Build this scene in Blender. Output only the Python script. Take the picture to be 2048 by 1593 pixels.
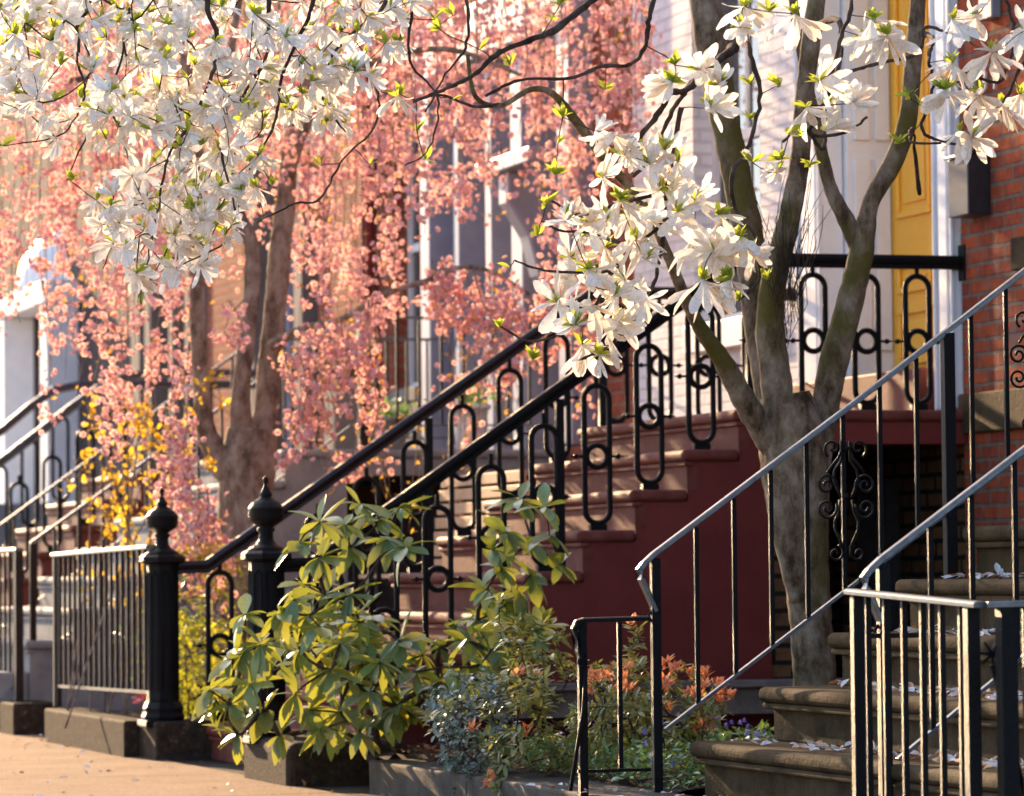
import bpy, bmesh, math, random
import numpy as np
from mathutils import Vector, Matrix, Euler
R = math.radians
rnd = random.Random(7)
nrg = np.random.default_rng(11)
for o in list(bpy.data.objects): bpy.data.objects.remove(o)
scene = bpy.context.scene
COL = scene.collection

# ------------------------------------------------------------------ camera
YAW, PITCH, ROLL, CZ, FPX, PW, PH = R(17.2), R(2.53), R(.57), .95, 8000., 2048, 1593
_f = Vector((math.sin(YAW)*math.cos(PITCH), math.cos(YAW)*math.cos(PITCH), math.sin(PITCH)))
_r0 = Vector((math.cos(YAW), -math.sin(YAW), 0)); _u0 = _r0.cross(_f)
_r = _r0*math.cos(ROLL) - _u0*math.sin(ROLL); _u = _r0*math.sin(ROLL) + _u0*math.cos(ROLL)
CAM = Vector((0, 0, CZ))
def at(px, py, X=None, Y=None, Z=None, d=None):
    """where the line of sight through a photograph pixel meets a plane of the place"""
    v = _f + _r*((px-PW/2)/FPX) - _u*((py-PH/2)/FPX)
    t = X/v.x if X is not None else Y/v.y if Y is not None else (Z-CZ)/v.z if Z is not None else d
    return CAM + v*t
cd = bpy.data.cameras.new('Camera'); cam = bpy.data.objects.new('Camera', cd); COL.objects.link(cam)
cam.matrix_world = Matrix((( _r.x, _u.x, -_f.x, 0), (_r.y, _u.y, -_f.y, 0), (_r.z, _u.z, -_f.z, CZ), (0, 0, 0, 1)))
cd.sensor_width = 36; cd.lens = 36*FPX/PW; cd.clip_start = .1; cd.clip_end = 500
cd.dof.use_dof = True; cd.dof.focus_distance = 14.0; cd.dof.aperture_fstop = 5.0; cd.dof.aperture_blades = 7
scene.camera = cam

# ------------------------------------------------------------------ light
SUN_AZ, SUN_EL = R(-7), R(16)            # low sun far down the street, on the street side
w = bpy.data.worlds.new('World'); scene.world = w; w.use_nodes = True
nt = w.node_tree; bg = nt.nodes['Background']
sky = nt.nodes.new('ShaderNodeTexSky'); sky.sky_type = 'NISHITA'; sky.sun_disc = False
sky.sun_elevation = R(38); sky.sun_rotation = SUN_AZ; sky.dust_density = 1.2; sky.air_density = .8
nt.links.new(sky.outputs[0], bg.inputs[0]); bg.inputs[1].default_value = .145
sd = bpy.data.lights.new('Sun', 'SUN'); sun = bpy.data.objects.new('Sun', sd); COL.objects.link(sun)
sd.energy = 5.0; sd.angle = R(.6); sd.color = (1, .68, .38)
tosun = Vector((math.sin(SUN_AZ)*math.cos(SUN_EL), math.cos(SUN_AZ)*math.cos(SUN_EL), math.sin(SUN_EL)))
sun.rotation_euler = tosun.to_track_quat('Z', 'Y').to_euler()
scene.view_settings.view_transform = 'Standard'; scene.view_settings.look = 'None'
scene.view_settings.exposure = 1.5; scene.view_settings.gamma = 1

# ------------------------------------------------------------------ materials
def nodes(name):
    m = bpy.data.materials.new(name); m.use_nodes = True
    return m, m.node_tree.nodes, m.node_tree.links, m.node_tree.nodes['Principled BSDF']
def ramp(N, L, src, stops):
    r = N.new('ShaderNodeValToRGB'); L.new(src, r.inputs[0])
    while len(r.color_ramp.elements) < len(stops): r.color_ramp.elements.new(.5)
    for e, (p, c) in zip(r.color_ramp.elements, stops): e.position = p; e.color = (*c, 1)
    return r.outputs[0]
def noise(N, L, scale, detail=4, rough=.6, vec=None):
    n = N.new('ShaderNodeTexNoise'); n.inputs['Scale'].default_value = scale
    n.inputs['Detail'].default_value = detail; n.inputs['Roughness'].default_value = rough
    if vec is not None: L.new(vec, n.inputs['Vector'])
    return n.outputs['Fac']
def bump(N, L, B, src, strength, dist):
    b = N.new('ShaderNodeBump'); b.inputs['Strength'].default_value = strength; b.inputs['Distance'].default_value = dist
    L.new(src, b.inputs['Height']); L.new(b.outputs[0], B.inputs['Normal']); return b
def rough_mat(name, c0, c1, scale=6, rough=.8, bs=.4, bd=.004, fine=60, c2=None, spec=.3, coat=0):
    m, N, L, B = nodes(name)
    g = N.new('ShaderNodeNewGeometry').outputs['Position']
    a = noise(N, L, scale, 6, .65, g); st = [(.34, c0), (.62, c1)] + ([(.74, c2)] if c2 else [])
    L.new(ramp(N, L, a, st), B.inputs['Base Color'])
    B.inputs['Roughness'].default_value = rough; B.inputs['Specular IOR Level'].default_value = spec
    B.inputs['Coat Weight'].default_value = coat
    bump(N, L, B, noise(N, L, fine, 5, .7, g), bs, bd)
    return m
def leaf_mat(name, stops, trans, rough=.4, tcol=None, spec=.4, tmix=.5):
    m, N, L, B = nodes(name)
    gi = N.new('ShaderNodeNewGeometry')
    col = ramp(N, L, gi.outputs['Random Per Island'], stops)
    mo = N.new('ShaderNodeMix'); mo.data_type = 'RGBA'; mo.blend_type = 'MULTIPLY'; mo.inputs[0].default_value = .8
    L.new(col, mo.inputs[6]); L.new(ramp(N, L, noise(N, L, 55, 4, .7, gi.outputs['Position']), [(.30, (.55, .50, .42)), (.5, (1, 1, 1))]), mo.inputs[7]); col = mo.outputs[2]
    L.new(col, B.inputs['Base Color']); B.inputs['Roughness'].default_value = rough
    B.inputs['Specular IOR Level'].default_value = spec
    t = N.new('ShaderNodeBsdfTranslucent'); mx = N.new('ShaderNodeMixShader'); mx.inputs[0].default_value = tmix
    if tcol: t.inputs[0].default_value = (*tcol, 1)
    else: L.new(col, t.inputs[0])
    if trans:
        mm = N.new('ShaderNodeMix'); mm.data_type = 'RGBA'; mm.inputs[0].default_value = .6
        L.new(col, mm.inputs[6]); mm.inputs[7].default_value = (*trans, 1); L.new(mm.outputs[2], t.inputs[0])
    L.new(B.outputs[0], mx.inputs[1]); L.new(t.outputs[0], mx.inputs[2])
    L.new(mx.outputs[0], N['Material Output'].inputs[0])
    return m
def brick_mat(name, ca, cb, cm, bw=.215, bh=.075, mortar=.011, paint=False, axis='YZ', patches=None):
    m, N, L, B = nodes(name)
    g = N.new('ShaderNodeNewGeometry').outputs['Position']
    sx = N.new('ShaderNodeSeparateXYZ'); L.new(g, sx.inputs[0]); cx = N.new('ShaderNodeCombineXYZ')
    ad = N.new('ShaderNodeMath'); ad.operation = 'ADD'
    L.new(sx.outputs[0], ad.inputs[0]); L.new(sx.outputs[1], ad.inputs[1])
    L.new(ad.outputs[0], cx.inputs[0]); L.new(sx.outputs[2], cx.inputs[1])
    nz = N.new('ShaderNodeTexNoise'); nz.inputs['Scale'].default_value = 9; L.new(g, nz.inputs['Vector'])
    vm = N.new('ShaderNodeVectorMath'); vm.operation = 'SCALE'; vm.inputs['Scale'].default_value = .012
    L.new(nz.outputs['Color'], vm.inputs[0])
    va = N.new('ShaderNodeVectorMath'); L.new(cx.outputs[0], va.inputs[0]); L.new(vm.outputs[0], va.inputs[1])
    b = N.new('ShaderNodeTexBrick'); L.new(va.outputs[0], b.inputs['Vector'])
    b.inputs['Scale'].default_value = 1; b.inputs['Brick Width'].default_value = bw; b.inputs['Row Height'].default_value = bh
    b.inputs['Mortar Size'].default_value = mortar; b.inputs['Mortar Smooth'].default_value = .35; b.inputs['Bias'].default_value = 0
    b.inputs['Color1'].default_value = (*ca, 1); b.inputs['Color2'].default_value = (*cb, 1); b.inputs['Mortar'].default_value = (*cm, 1)
    n2 = noise(N, L, 14, 5, .7, g)
    mx = N.new('ShaderNodeMix'); mx.data_type = 'RGBA'; mx.blend_type = 'MULTIPLY'; mx.inputs[0].default_value = .12 if paint else .75
    L.new(b.outputs['Color'], mx.inputs[6]); L.new(ramp(N, L, n2, [(.3, (.45, .42, .42)), (.65, (1, 1, 1))]), mx.inputs[7])
    out = mx.outputs[2]
    if patches:
        pn = ramp(N, L, noise(N, L, 1.7, 6, .7, g), [(.60, (0, 0, 0)), (.66, (1, 1, 1))])
        mp = N.new('ShaderNodeMix'); mp.data_type = 'RGBA'; L.new(pn, mp.inputs[0]); L.new(out, mp.inputs[6]); mp.inputs[7].default_value = (*patches, 1)
        out = mp.outputs[2]
    L.new(out, B.inputs['Base Color']); B.inputs['Roughness'].default_value = .7 if paint else .85; B.inputs['Specular IOR Level'].default_value = .06
    iv = N.new('ShaderNodeMath'); iv.operation = 'MULTIPLY_ADD'; iv.inputs[1].default_value = -1.0; L.new(b.outputs['Fac'], iv.inputs[0])
    ns = N.new('ShaderNodeMath'); ns.operation = 'MULTIPLY'; ns.inputs[1].default_value = .6; L.new(noise(N, L, 35, 5, .7, g), ns.inputs[0])
    L.new(ns.outputs[0], iv.inputs[2])
    bump(N, L, B, iv.outputs[0], .8, .012)
    return m
MT = {}
MT['iron'] = rough_mat('black_iron', (.004, .004, .004), (.007, .006, .006), 30, .33, 1.0, .008, 120, spec=.17)
MT['iron_old'] = rough_mat('old_iron', (.010, .007, .006), (.03, .016, .010), 25, .40, .7, .003, 160, spec=.22)
MT['red_rail'] = rough_mat('dark_rail', (.010, .007, .008), (.020, .012, .012), 20, .38, .3, .002, 150, spec=.4)
MT['maroon'] = rough_mat('maroon_paint', (.14, .021, .016), (.20, .034, .026), 1.5, .5, .4, .004, 45, c2=(.20, .050, .040), spec=.25)
MT['maroon_step'] = rough_mat('worn_red_paint', (.13, .032, .022), (.19, .055, .040), 9, .6, .6, .006, 60, c2=(.25, .10, .075), spec=.12)
MT['brownstone'] = rough_mat('brownstone', (.034, .024, .011), (.090, .060, .030), 6, .8, .8, .009, 48, c2=(.060, .060, .018), spec=.08)
MT['greystone'] = rough_mat('grey_stone', (.19, .19, .20), (.30, .295, .29), 5, .7, .3, .004, 60, spec=.08)
MT['brown_front'] = rough_mat('brown_front', (.06, .045, .045), (.10, .08, .075), 3, .8, .3, .004, 40, spec=.08)
MT['darkstone'] = rough_mat('dark_stone', (.028, .020, .015), (.062, .042, .027), 26, .8, 1.0, .014, 60, c2=(.28, .15, .06), spec=.08)
MT['kerbstone'] = rough_mat('kerb_stone', (.055, .050, .045), (.11, .098, .085), 7, .8, .7, .008, 60, spec=.08)
MT['white_paint'] = rough_mat('white_paint', (.72, .72, .72), (.82, .81, .80), 4, .45, .15, .002, 60)
MT['lavender'] = rough_mat('lavender_paint', (.27, .27, .33), (.34, .34, .40), 3, .45, .1, .002, 60)
MT['lavender_dk'] = rough_mat('slate_paint', (.11, .12, .15), (.15, .16, .20), 3, .45, .1, .002, 60)
MT['navy'] = rough_mat('navy_paint', (.035, .05, .10), (.05, .07, .13), 3, .4, .1, .002, 60)
MT['tan'] = rough_mat('tan_stone', (.15, .13, .115), (.22, .19, .165), 3, .8, .3, .004, 40, spec=.08)
MT['yellow_paint'] = rough_mat('yellow_paint', (.88, .43, .025), (.92, .48, .04), 5, .38, .15, .002, 70, spec=.5)
MT['mailbox'] = rough_mat('mailbox_paint', (.018, .018, .02), (.028, .028, .03), 12, .32, .1, .001, 120, spec=.5)
MT['grey_metal'] = rough_mat('grey_metal', (.17, .18, .20), (.22, .23, .25), 12, .4, .1, .001, 120, spec=.5)
MT['silver'] = rough_mat('worn_rail_paint', (.035, .038, .04), (.10, .105, .11), 30, .28, .4, .0015, 200, spec=.8)
MT['timber'] = rough_mat('weathered_timber', (.13, .10, .085), (.24, .20, .165), 8, .8, .5, .004, 60, spec=.08)
MT['slat'] = rough_mat('slat_wood', (.45, .29, .16), (.58, .40, .24), 8, .6, .3, .003, 60)
MT['soil'] = rough_mat('soil', (.02, .014, .01), (.07, .045, .03), 9, .95, 1, .03, 25)
MT['pot'] = rough_mat('clay_pot', (.12, .06, .045), (.18, .09, .07), 8, .8, .3, .003, 50)
MT['numeral'] = rough_mat('numeral_metal', (.45, .42, .40), (.6, .57, .55), 20, .35, .1, .001, 100, spec=.6)
MT['dark_gap'] = rough_mat('dark_interior', (.008, .007, .007), (.016, .014, .014), 5, .9, .1, .002, 30)
MT['shade_curtain'] = rough_mat('window_blind', (.30, .28, .26), (.4, .37, .34), 5, .9, .1, .002, 30)
MT['white_brick'] = brick_mat('white_painted_brick', (.80, .80, .80), (.74, .74, .74), (.66, .66, .67), paint=True, bh=.072)
MT['red_brick'] = brick_mat('red_brick', (.46, .105, .042), (.29, .065, .04), (.22, .16, .12), bh=.075, patches=(.22, .13, .11))
MT['red_brick_far'] = brick_mat('far_red_brick', (.38, .095, .045), (.28, .07, .04), (.27, .16, .11), bh=.075)
MT['brown_brick'] = brick_mat('brown_brick', (.22, .11, .05), (.14, .07, .04), (.03, .025, .02), bh=.085, mortar=.014)
m, N, L, B = nodes('window_glass'); B.inputs['Base Color'].default_value = (.02, .022, .025, 1); B.inputs['Roughness'].default_value = .04
B.inputs['Specular IOR Level'].default_value = .9; MT['glass'] = m
def bark(name, c0, c1, c2, moss=None):
    m, N, L, B = nodes(name)
    g = N.new('ShaderNodeNewGeometry').outputs['Position']
    mp = N.new('ShaderNodeMapping'); mp.inputs['Scale'].default_value = (1, 1, .55); L.new(g, mp.inputs[0])
    a = noise(N, L, 13, 8, .7, mp.outputs[0]); c = ramp(N, L, a, [(.38, c0), (.50, c1), (.63, c2)])
    if moss:
        k = ramp(N, L, noise(N, L, 2.6, 5, .6, g), [(.48, (0, 0, 0)), (.62, (1, 1, 1))])
        mx = N.new('ShaderNodeMix'); mx.data_type = 'RGBA'; L.new(k, mx.inputs[0]); L.new(c, mx.inputs[6]); mx.inputs[7].default_value = (*moss, 1); c = mx.outputs[2]
    L.new(c, B.inputs['Base Color']); B.inputs['Roughness'].default_value = .85; B.inputs['Specular IOR Level'].default_value = .12
    bump(N, L, B, noise(N, L, 46, 9, .8, mp.outputs[0]), 1.0, .045)
    return m
MT['bark'] = bark('magnolia_bark', (.11, .07, .038), (.33, .24, .155), (.56, .45, .33), moss=(.21, .18, .05))
MT['bark_dark'] = bark('twig_bark', (.06, .04, .03), (.12, .085, .07), (.20, .15, .125))
MT['bark_cherry'] = bark('cherry_bark', (.20, .14, .095), (.44, .34, .26), (.64, .54, .45))
MT['petal'] = leaf_mat('magnolia_petal', [(0, (.86, .82, .76)), (.5, (.90, .89, .86)), (.80, (.89, .86, .80)), (.93, (.86, .74, .60)), (1, (.66, .44, .28))], (.96, .90, .80), .5, spec=.25, tmix=.40)
MT['petal_fallen'] = leaf_mat('fallen_petal', [(0, (.72, .68, .66)), (.75, (.78, .75, .72)), (.8, (.45, .22, .09)), (1, (.38, .18, .08))], None, .6, spec=.2, tmix=.15)
MT['mag_leaf'] = leaf_mat('young_magnolia_leaf', [(0, (.20, .30, .05)), (.5, (.36, .42, .06)), (1, (.13, .22, .05))], (.75, .78, .08), .4)
MT['cherry'] = leaf_mat('cherry_blossom', [(0, (.90, .50, .50)), (.3, (.94, .62, .57)), (.6, (.90, .50, .55)), (.85, (.80, .45, .62)), (1, (.95, .72, .64))], (1.0, .72, .56), .6, spec=.1, tmix=.48)
MT['cherry_leaf'] = leaf_mat('bronze_cherry_leaf', [(0, (.45, .20, .04)), (.5, (.55, .33, .05)), (1, (.40, .36, .06))], (.9, .5, .07), .5, tmix=.5)
MT['rhodo'] = leaf_mat('rhododendron_leaf', [(0, (.07, .15, .08)), (.4, (.12, .23, .11)), (.75, (.15, .26, .10)), (.95, (.17, .25, .06)), (1, (.55, .42, .04))], (.75, .68, .03), .34, spec=.55, tmix=.32)
MT['pieris'] = leaf_mat('pieris_leaf', [(0, (.12, .17, .05)), (.6, (.22, .25, .08)), (1, (.36, .33, .12))], (.5, .45, .08), .35, spec=.6, tmix=.3)
MT['pieris_new'] = leaf_mat('pieris_new_growth', [(0, (.75, .16, .07)), (.5, (.85, .30, .13)), (1, (.80, .45, .20))], (.98, .40, .18), .5, tmix=.5)
MT['bluegreen'] = leaf_mat('holly_leaf', [(0, (.10, .17, .14)), (.6, (.19, .27, .24)), (1, (.32, .38, .35))], (.3, .4, .2), .32, spec=.7, tmix=.15)
MT['vinca'] = leaf_mat('periwinkle_leaf', [(0, (.07, .17, .05)), (.6, (.12, .27, .08)), (1, (.20, .34, .13))], (.35, .5, .08), .3, spec=.6, tmix=.3)
MT['violet'] = leaf_mat('periwinkle_petal', [(0, (.22, .17, .62)), (1, (.34, .26, .72))], None, .5, tmix=.4)
MT['yellowleaf'] = leaf_mat('yellow_young_leaf', [(0, (.62, .25, .04)), (.4, (.66, .40, .03)), (.7, (.45, .40, .04)), (1, (.50, .20, .05))], (.95, .62, .04), .5, tmix=.55)
MT['yellowgreen'] = leaf_mat('yellow_green_leaf', [(0, (.30, .36, .03)), (.6, (.50, .50, .04)), (1, (.70, .62, .04))], (.9, .85, .05), .5, tmix=.55)
MT['redflower'] = leaf_mat('red_petal', [(0, (.70, .07, .10)), (1, (.85, .25, .25))], None, .5, tmix=.4)
def pave():
    m, N, L, B = nodes('sidewalk_concrete')
    g = N.new('ShaderNodeNewGeometry').outputs['Position']
    c = ramp(N, L, noise(N, L, 2.2, 7, .7, g), [(.3, (.48, .31, .19)), (.7, (.66, .46, .30))])
    f = ramp(N, L, noise(N, L, 42, 5, .85, g), [(.36, (.45, .38, .33)), (.55, (1, 1, 1)), (.68, (1, 1, 1)), (.72, (1.0, .9, .8))])
    mx = N.new('ShaderNodeMix'); mx.data_type = 'RGBA'; mx.blend_type = 'MULTIPLY'; mx.inputs[0].default_value = .8
    L.new(c, mx.inputs[6]); L.new(f, mx.inputs[7])
    b = N.new('ShaderNodeTexBrick'); L.new(g, b.inputs['Vector']); b.inputs['Scale'].default_value = 1; b.offset = 0
    b.inputs['Brick Width'].default_value = 1.52; b.inputs['Row Height'].default_value = 1.9; b.inputs['Mortar Size'].default_value = .010
    for q in ('Color1', 'Color2'): b.inputs[q].default_value = (1, 1, 1, 1)
    b.inputs['Mortar'].default_value = (.25, .2, .18, 1)
    m2_ = N.new('ShaderNodeMix'); m2_.data_type = 'RGBA'; m2_.blend_type = 'MULTIPLY'; m2_.inputs[0].default_value = 1
    L.new(mx.outputs[2], m2_.inputs[6]); L.new(b.outputs['Color'], m2_.inputs[7]); L.new(m2_.outputs[2], B.inputs['Base Color'])
    B.inputs['Roughness'].default_value = .85; B.inputs['Specular IOR Level'].default_value = .12; bump(N, L, B, noise(N, L, 38, 8, .85, g), 1.0, .035)
    return m
MT['pave'] = pave()

# ------------------------------------------------------------------ mesh building
class MB:
    def __init__(s): s.v = []; s.f = []; s.sm = []
    def add(s, vs, fs, smooth=False):
        k = len(s.v); s.v += [tuple(v) for v in vs]; s.f += [tuple(i+k for i in q) for q in fs]; s.sm += [smooth]*len(fs); return s
    def box(s, x0, x1, y0, y1, z0, z1):
        return s.add([(x, y, z) for x in (x0, x1) for y in (y0, y1) for z in (z0, z1)],
                     [(0, 1, 3, 2), (4, 6, 7, 5), (0, 4, 5, 1), (2, 3, 7, 6), (0, 2, 6, 4), (1, 5, 7, 3)])
    def prism(s, poly, y0, y1):           # polygon in X-Z, extruded along Y (poly counter-clockwise seen from -Y)
        n = len(poly); vs = [(x, y0, z) for x, z in poly] + [(x, y1, z) for x, z in poly]
        return s.add(vs, [tuple(range(n)), tuple(range(2*n-1, n-1, -1))] + [(i+n, (i+1) % n+n, (i+1) % n, i) for i in range(n)])
    def sweep(s, pts, prof, side=Vector((0, 1, 0)), smooth=False):   # profile (a along side, b along up) swept along a path
        pts = [Vector(p) for p in pts]; n = len(prof); vs = []
        for i, p in enumerate(pts):
            t0 = (p-pts[i-1]).normalized() if i else (pts[1]-p).normalized()
            t1 = (pts[i+1]-p).normalized() if i < len(pts)-1 else t0
            t = (t0+t1).normalized(); k = 1/max(.4, t.dot(t0)); up = side.cross(t).normalized()
            if up.z < 0 or (abs(up.z) < 1e-4 and up.x > 0): up = -up
            vs += [p + side*a + up*b*k for a, b in prof]
        fs = [(i*n+j, i*n+(j+1) % n, (i+1)*n+(j+1) % n, (i+1)*n+j) for i in range(len(pts)-1) for j in range(n)]
        fs += [tuple(range(n-1, -1, -1)), tuple((len(pts)-1)*n+j for j in range(n))]
        return s.add(vs, fs, smooth)
    def tube(s, pts, rad, seg=8, caps=True, closed=False):
        pts = [Vector(p) for p in pts]; n = len(pts)
        if not hasattr(rad, '__len__'): rad = [rad]*n
        T = []
        for i in range(n):
            a = pts[(i-1) % n] if (closed or i) else pts[0]; b = pts[(i+1) % n] if (closed or i < n-1) else pts[-1]
            t = (b-a); T.append(t.normalized() if t.length > 1e-9 else Vector((0, 0, 1)))
        u = T[0].orthogonal().normalized(); vs = []
        for i in range(n):
            u = (u - T[i]*u.dot(T[i])); u = u.normalized() if u.length > 1e-6 else T[i].orthogonal().normalized()
            w_ = T[i].cross(u)
            vs += [pts[i] + (u*math.cos(2*math.pi*j/seg) + w_*math.sin(2*math.pi*j/seg))*rad[i] for j in range(seg)]
        m_ = n if closed else n-1
        if closed:      # align the seam
            off = min(range(seg), key=lambda o: (vs[o]-vs[(n-1)*seg]).length)
            fs = [(i*seg+j, i*seg+(j+1) % seg, (i+1)*seg+(j+1) % seg, (i+1)*seg+j) for i in range(n-1) for j in range(seg)]
            fs += [((n-1)*seg+j, (n-1)*seg+(j+1) % seg, (j+1+off) % seg, (j+off) % seg) for j in range(seg)]
        else:
            fs = [(i*seg+j, i*seg+(j+1) % seg, (i+1)*seg+(j+1) % seg, (i+1)*seg+j) for i in range(m_) for j in range(seg)]
            if caps: fs += [tuple(range(seg-1, -1, -1)), tuple((n-1)*seg+j for j in range(seg))]
        return s.add(vs, fs, True)
    def lathe(s, prof, c, seg=24, flat=False):
        n = len(prof); vs = [(c[0]+r*math.cos(2*math.pi*(j+.5)/seg), c[1]+r*math.sin(2*math.pi*(j+.5)/seg), c[2]+z) for r, z in prof for j in range(seg)]
        fs = [(i*seg+j, i*seg+(j+1) % seg, (i+1)*seg+(j+1) % seg, (i+1)*seg+j) for i in range(n-1) for j in range(seg)]
        fs += [tuple(range(seg-1, -1, -1)), tuple((n-1)*seg+j for j in range(seg))]
        return s.add(vs, fs, not flat)
    def build(s, name, mat, parent=None, bevel=0, seg=2, off=None):
        me = bpy.data.meshes.new(name)
        o0 = Vector(off) if off is not None else (parent_loc(parent) if parent else Vector((0, 0, 0)))
        me.from_pydata([tuple(Vector(v)-o0) for v in s.v], [], s.f); me.materials.append(MT[mat] if isinstance(mat, str) else mat)
        me.polygons.foreach_set('use_smooth', s.sm); me.update()
        o = bpy.data.objects.new(name, me); COL.objects.link(o)
        if parent: o.parent = parent
        if bevel:
            b = o.modifiers.new('bevel', 'BEVEL'); b.width = bevel; b.segments = seg; b.limit_method = 'ANGLE'; b.angle_limit = R(40)
            b.harden_normals = False
        return o
def parent_loc(o):
    v = Vector((0, 0, 0))
    while o: v += o.location; o = o.parent
    return v
def tag(o, label=None, cat=None, group=None, kind=None):
    if label: o['label'] = label
    if cat: o['category'] = cat
    if group: o['group'] = group
    if kind: o['kind'] = kind
    return o
def thing(name, label, cat, loc=(0, 0, 0), group=None):
    o = bpy.data.objects.new(name, None); COL.objects.link(o); o.location = loc; o.empty_display_size = .2
    return tag(o, label, cat, group)
def batch(name, mat, tv, tf, pos, rot, scl, parent=None, kind=None):
    """many copies of a small template as one mesh; pos (n,3), rot (n,3,3), scl (n,)"""
    tv = np.asarray(tv, float); n = len(pos); k = len(tv)
    V = (np.einsum('nij,kj->nki', rot, tv)*np.asarray(scl)[:, None, None] + np.asarray(pos)[:, None, :])
    if parent: V = V - np.array(parent_loc(parent))
    V = V.reshape(-1, 3); ln = np.array([len(q) for q in tf]); fl = np.concatenate([np.array(q) for q in tf])
    F_ = (fl[None, :] + (np.arange(n)*k)[:, None]).reshape(-1); LN = np.tile(ln, n)
    me = bpy.data.meshes.new(name); me.vertices.add(len(V)); me.vertices.foreach_set('co', V.reshape(-1))
    me.loops.add(len(F_)); me.loops.foreach_set('vertex_index', F_.astype(np.int32))
    st = np.concatenate([[0], np.cumsum(LN)[:-1]]); me.polygons.add(len(LN)); me.polygons.foreach_set('loop_start', st.astype(np.int32))
    me.polygons.foreach_set('loop_total', LN.astype(np.int32)); me.polygons.foreach_set('use_smooth', np.ones(len(LN), bool))
    me.update(calc_edges=True); me.materials.append(MT[mat]); o = bpy.data.objects.new(name, me); COL.objects.link(o)
    if parent: o.parent = parent
    if kind: o['kind'] = kind
    return o
def rand_rot(n):
    q = nrg.normal(size=(n, 4)); q /= np.linalg.norm(q, axis=1)[:, None]; a, b, c, d = q.T
    return np.stack([1-2*(c*c+d*d), 2*(b*c-a*d), 2*(b*d+a*c), 2*(b*c+a*d), 1-2*(b*b+d*d), 2*(c*d-a*b), 2*(b*d-a*c), 2*(c*d+a*b), 1-2*(b*b+c*c)], 1).reshape(-1, 3, 3)
def dir_rot(D, roll=None):
    """rotations taking +Y to the directions D, with the +Z side kept upwards as far as it can be, plus a roll"""
    D = np.asarray(D, float); D = D/np.linalg.norm(D, axis=1)[:, None]; n = len(D)
    up = np.tile([0, 0, 1.], (n, 1)) + nrg.normal(scale=.05, size=(n, 3)); X = np.cross(D, up); X /= np.linalg.norm(X, axis=1)[:, None]; Z = np.cross(X, D)
    if roll is not None:
        c, s_ = np.cos(roll)[:, None], np.sin(roll)[:, None]; X, Z = X*c+Z*s_, -X*s_+Z*c
    return np.stack([X, D, Z], 2)
def leaf_tpl(wid, curl=.15, fold=.12, n=4, obov=0.):
    """a leaf of length 1 along +Y"""
    V, F_ = [], []
    for i in range(n+1):
        t = i/n; wd = wid*.5*math.sin(math.pi*min(1, (t**(1+obov))*.94+.04))**.8; z = -curl*t*t
        V += [(-wd, t, z+fold*wd*1.2), (0, t, z), (wd, t, z+fold*wd*1.2)]
    for i in range(n):
        a = 3*i; F_ += [(a, a+1, a+4, a+3), (a+1, a+2, a+5, a+4)]
    return V, F_
def quad_leaf(wid, curl=.1):
    return [(0, 0, 0), (wid*.5, .45, .06), (0, 1, -curl), (-wid*.5, .45, .06)], [(0, 1, 2, 3)]

# ------------------------------------------------------------------ the setting
XF = 8.08                                    # the street front of the row of houses
g = MB().box(-60, 4.46, -20, 160, -.3, 0).build('sidewalk', 'pave'); tag(g, kind='structure')
g = MB().box(4.46, XF+12, -20, 160, -.3, -.004).build('ground', 'soil'); tag(g, kind='structure')
def plot(y0, y1, z, x0=4.75):
    V, F_ = [], []; nx, ny = 24, max(6, int((y1-y0)*7))
    for j in range(ny+1):
        for i in range(nx+1):
            V.append((x0+(XF-x0)*i/nx, y0+(y1-y0)*j/ny, z+.035*math.sin(i*1.7+j*2.3)*math.sin(j*1.1-i*.6)+rnd.uniform(-.008, .008)))
    for j in range(ny):
        for i in range(nx):
            a = j*(nx+1)+i; F_.append((a, a+1, a+nx+2, a+nx+1))
    mb = MB(); mb.add(V, F_, True); return tag(mb.build('garden_soil', 'soil'), kind='structure')
plot(14.1, 18.45, .13); plot(20.85, 24.35, .13); plot(27.3, 30.0, .13)

# ------------------------------------------------------------------ walls of the houses
def facade(parent, name, mat, y0, y1, z0, z1, holes, x=XF, th=.3, depth=.16):
    ys = sorted({y0, y1, *[h[0] for h in holes], *[h[1] for h in holes]}); zs = sorted({z0, z1, *[h[2] for h in holes], *[h[3] for h in holes]})
    mb = MB()
    for a, b in zip(ys, ys[1:]):
        for c, d in zip(zs, zs[1:]):
            ym, zm = (a+b)/2, (c+d)/2
            if any(h[0] < ym < h[1] and h[2] < zm < h[3] for h in holes): continue
            mb.add([(x, b, c), (x, a, c), (x, a, d), (x, b, d)], [(0, 1, 2, 3)])
    for a, b, c, d in holes:
        for q in ([(x, b, c), (x, b, d), (x+th, b, d), (x+th, b, c)], [(x, a, d), (x, a, c), (x+th, a, c), (x+th, a, d)],
                  [(x, a, d), (x+th, a, d), (x+th, b, d), (x, b, d)], [(x, b, c), (x+th, b, c), (x+th, a, c), (x, a, c)]):
            mb.add(q, [(0, 1, 2, 3)])
    mb.add([(x, y0, z0), (x+9, y0, z0), (x+9, y0, z1), (x, y0, z1)], [(0, 1, 2, 3)])
    mb.add([(x, y1, z0), (x, y1, z1), (x+9, y1, z1), (x+9, y1, z0)], [(0, 1, 2, 3)])
    mb.add([(x+9, y0, z0), (x+9, y1, z0), (x+9, y1, z1), (x+9, y0, z1)], [(0, 1, 2, 3)])
    return mb.build(name, mat, parent)
def roof(parent, y0, y1, z):
    MB().box(XF-.12, XF+9.1, y0+.003, y1-.003, z+.003, z+.25).build('roof', 'darkstone', parent, .02)
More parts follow.
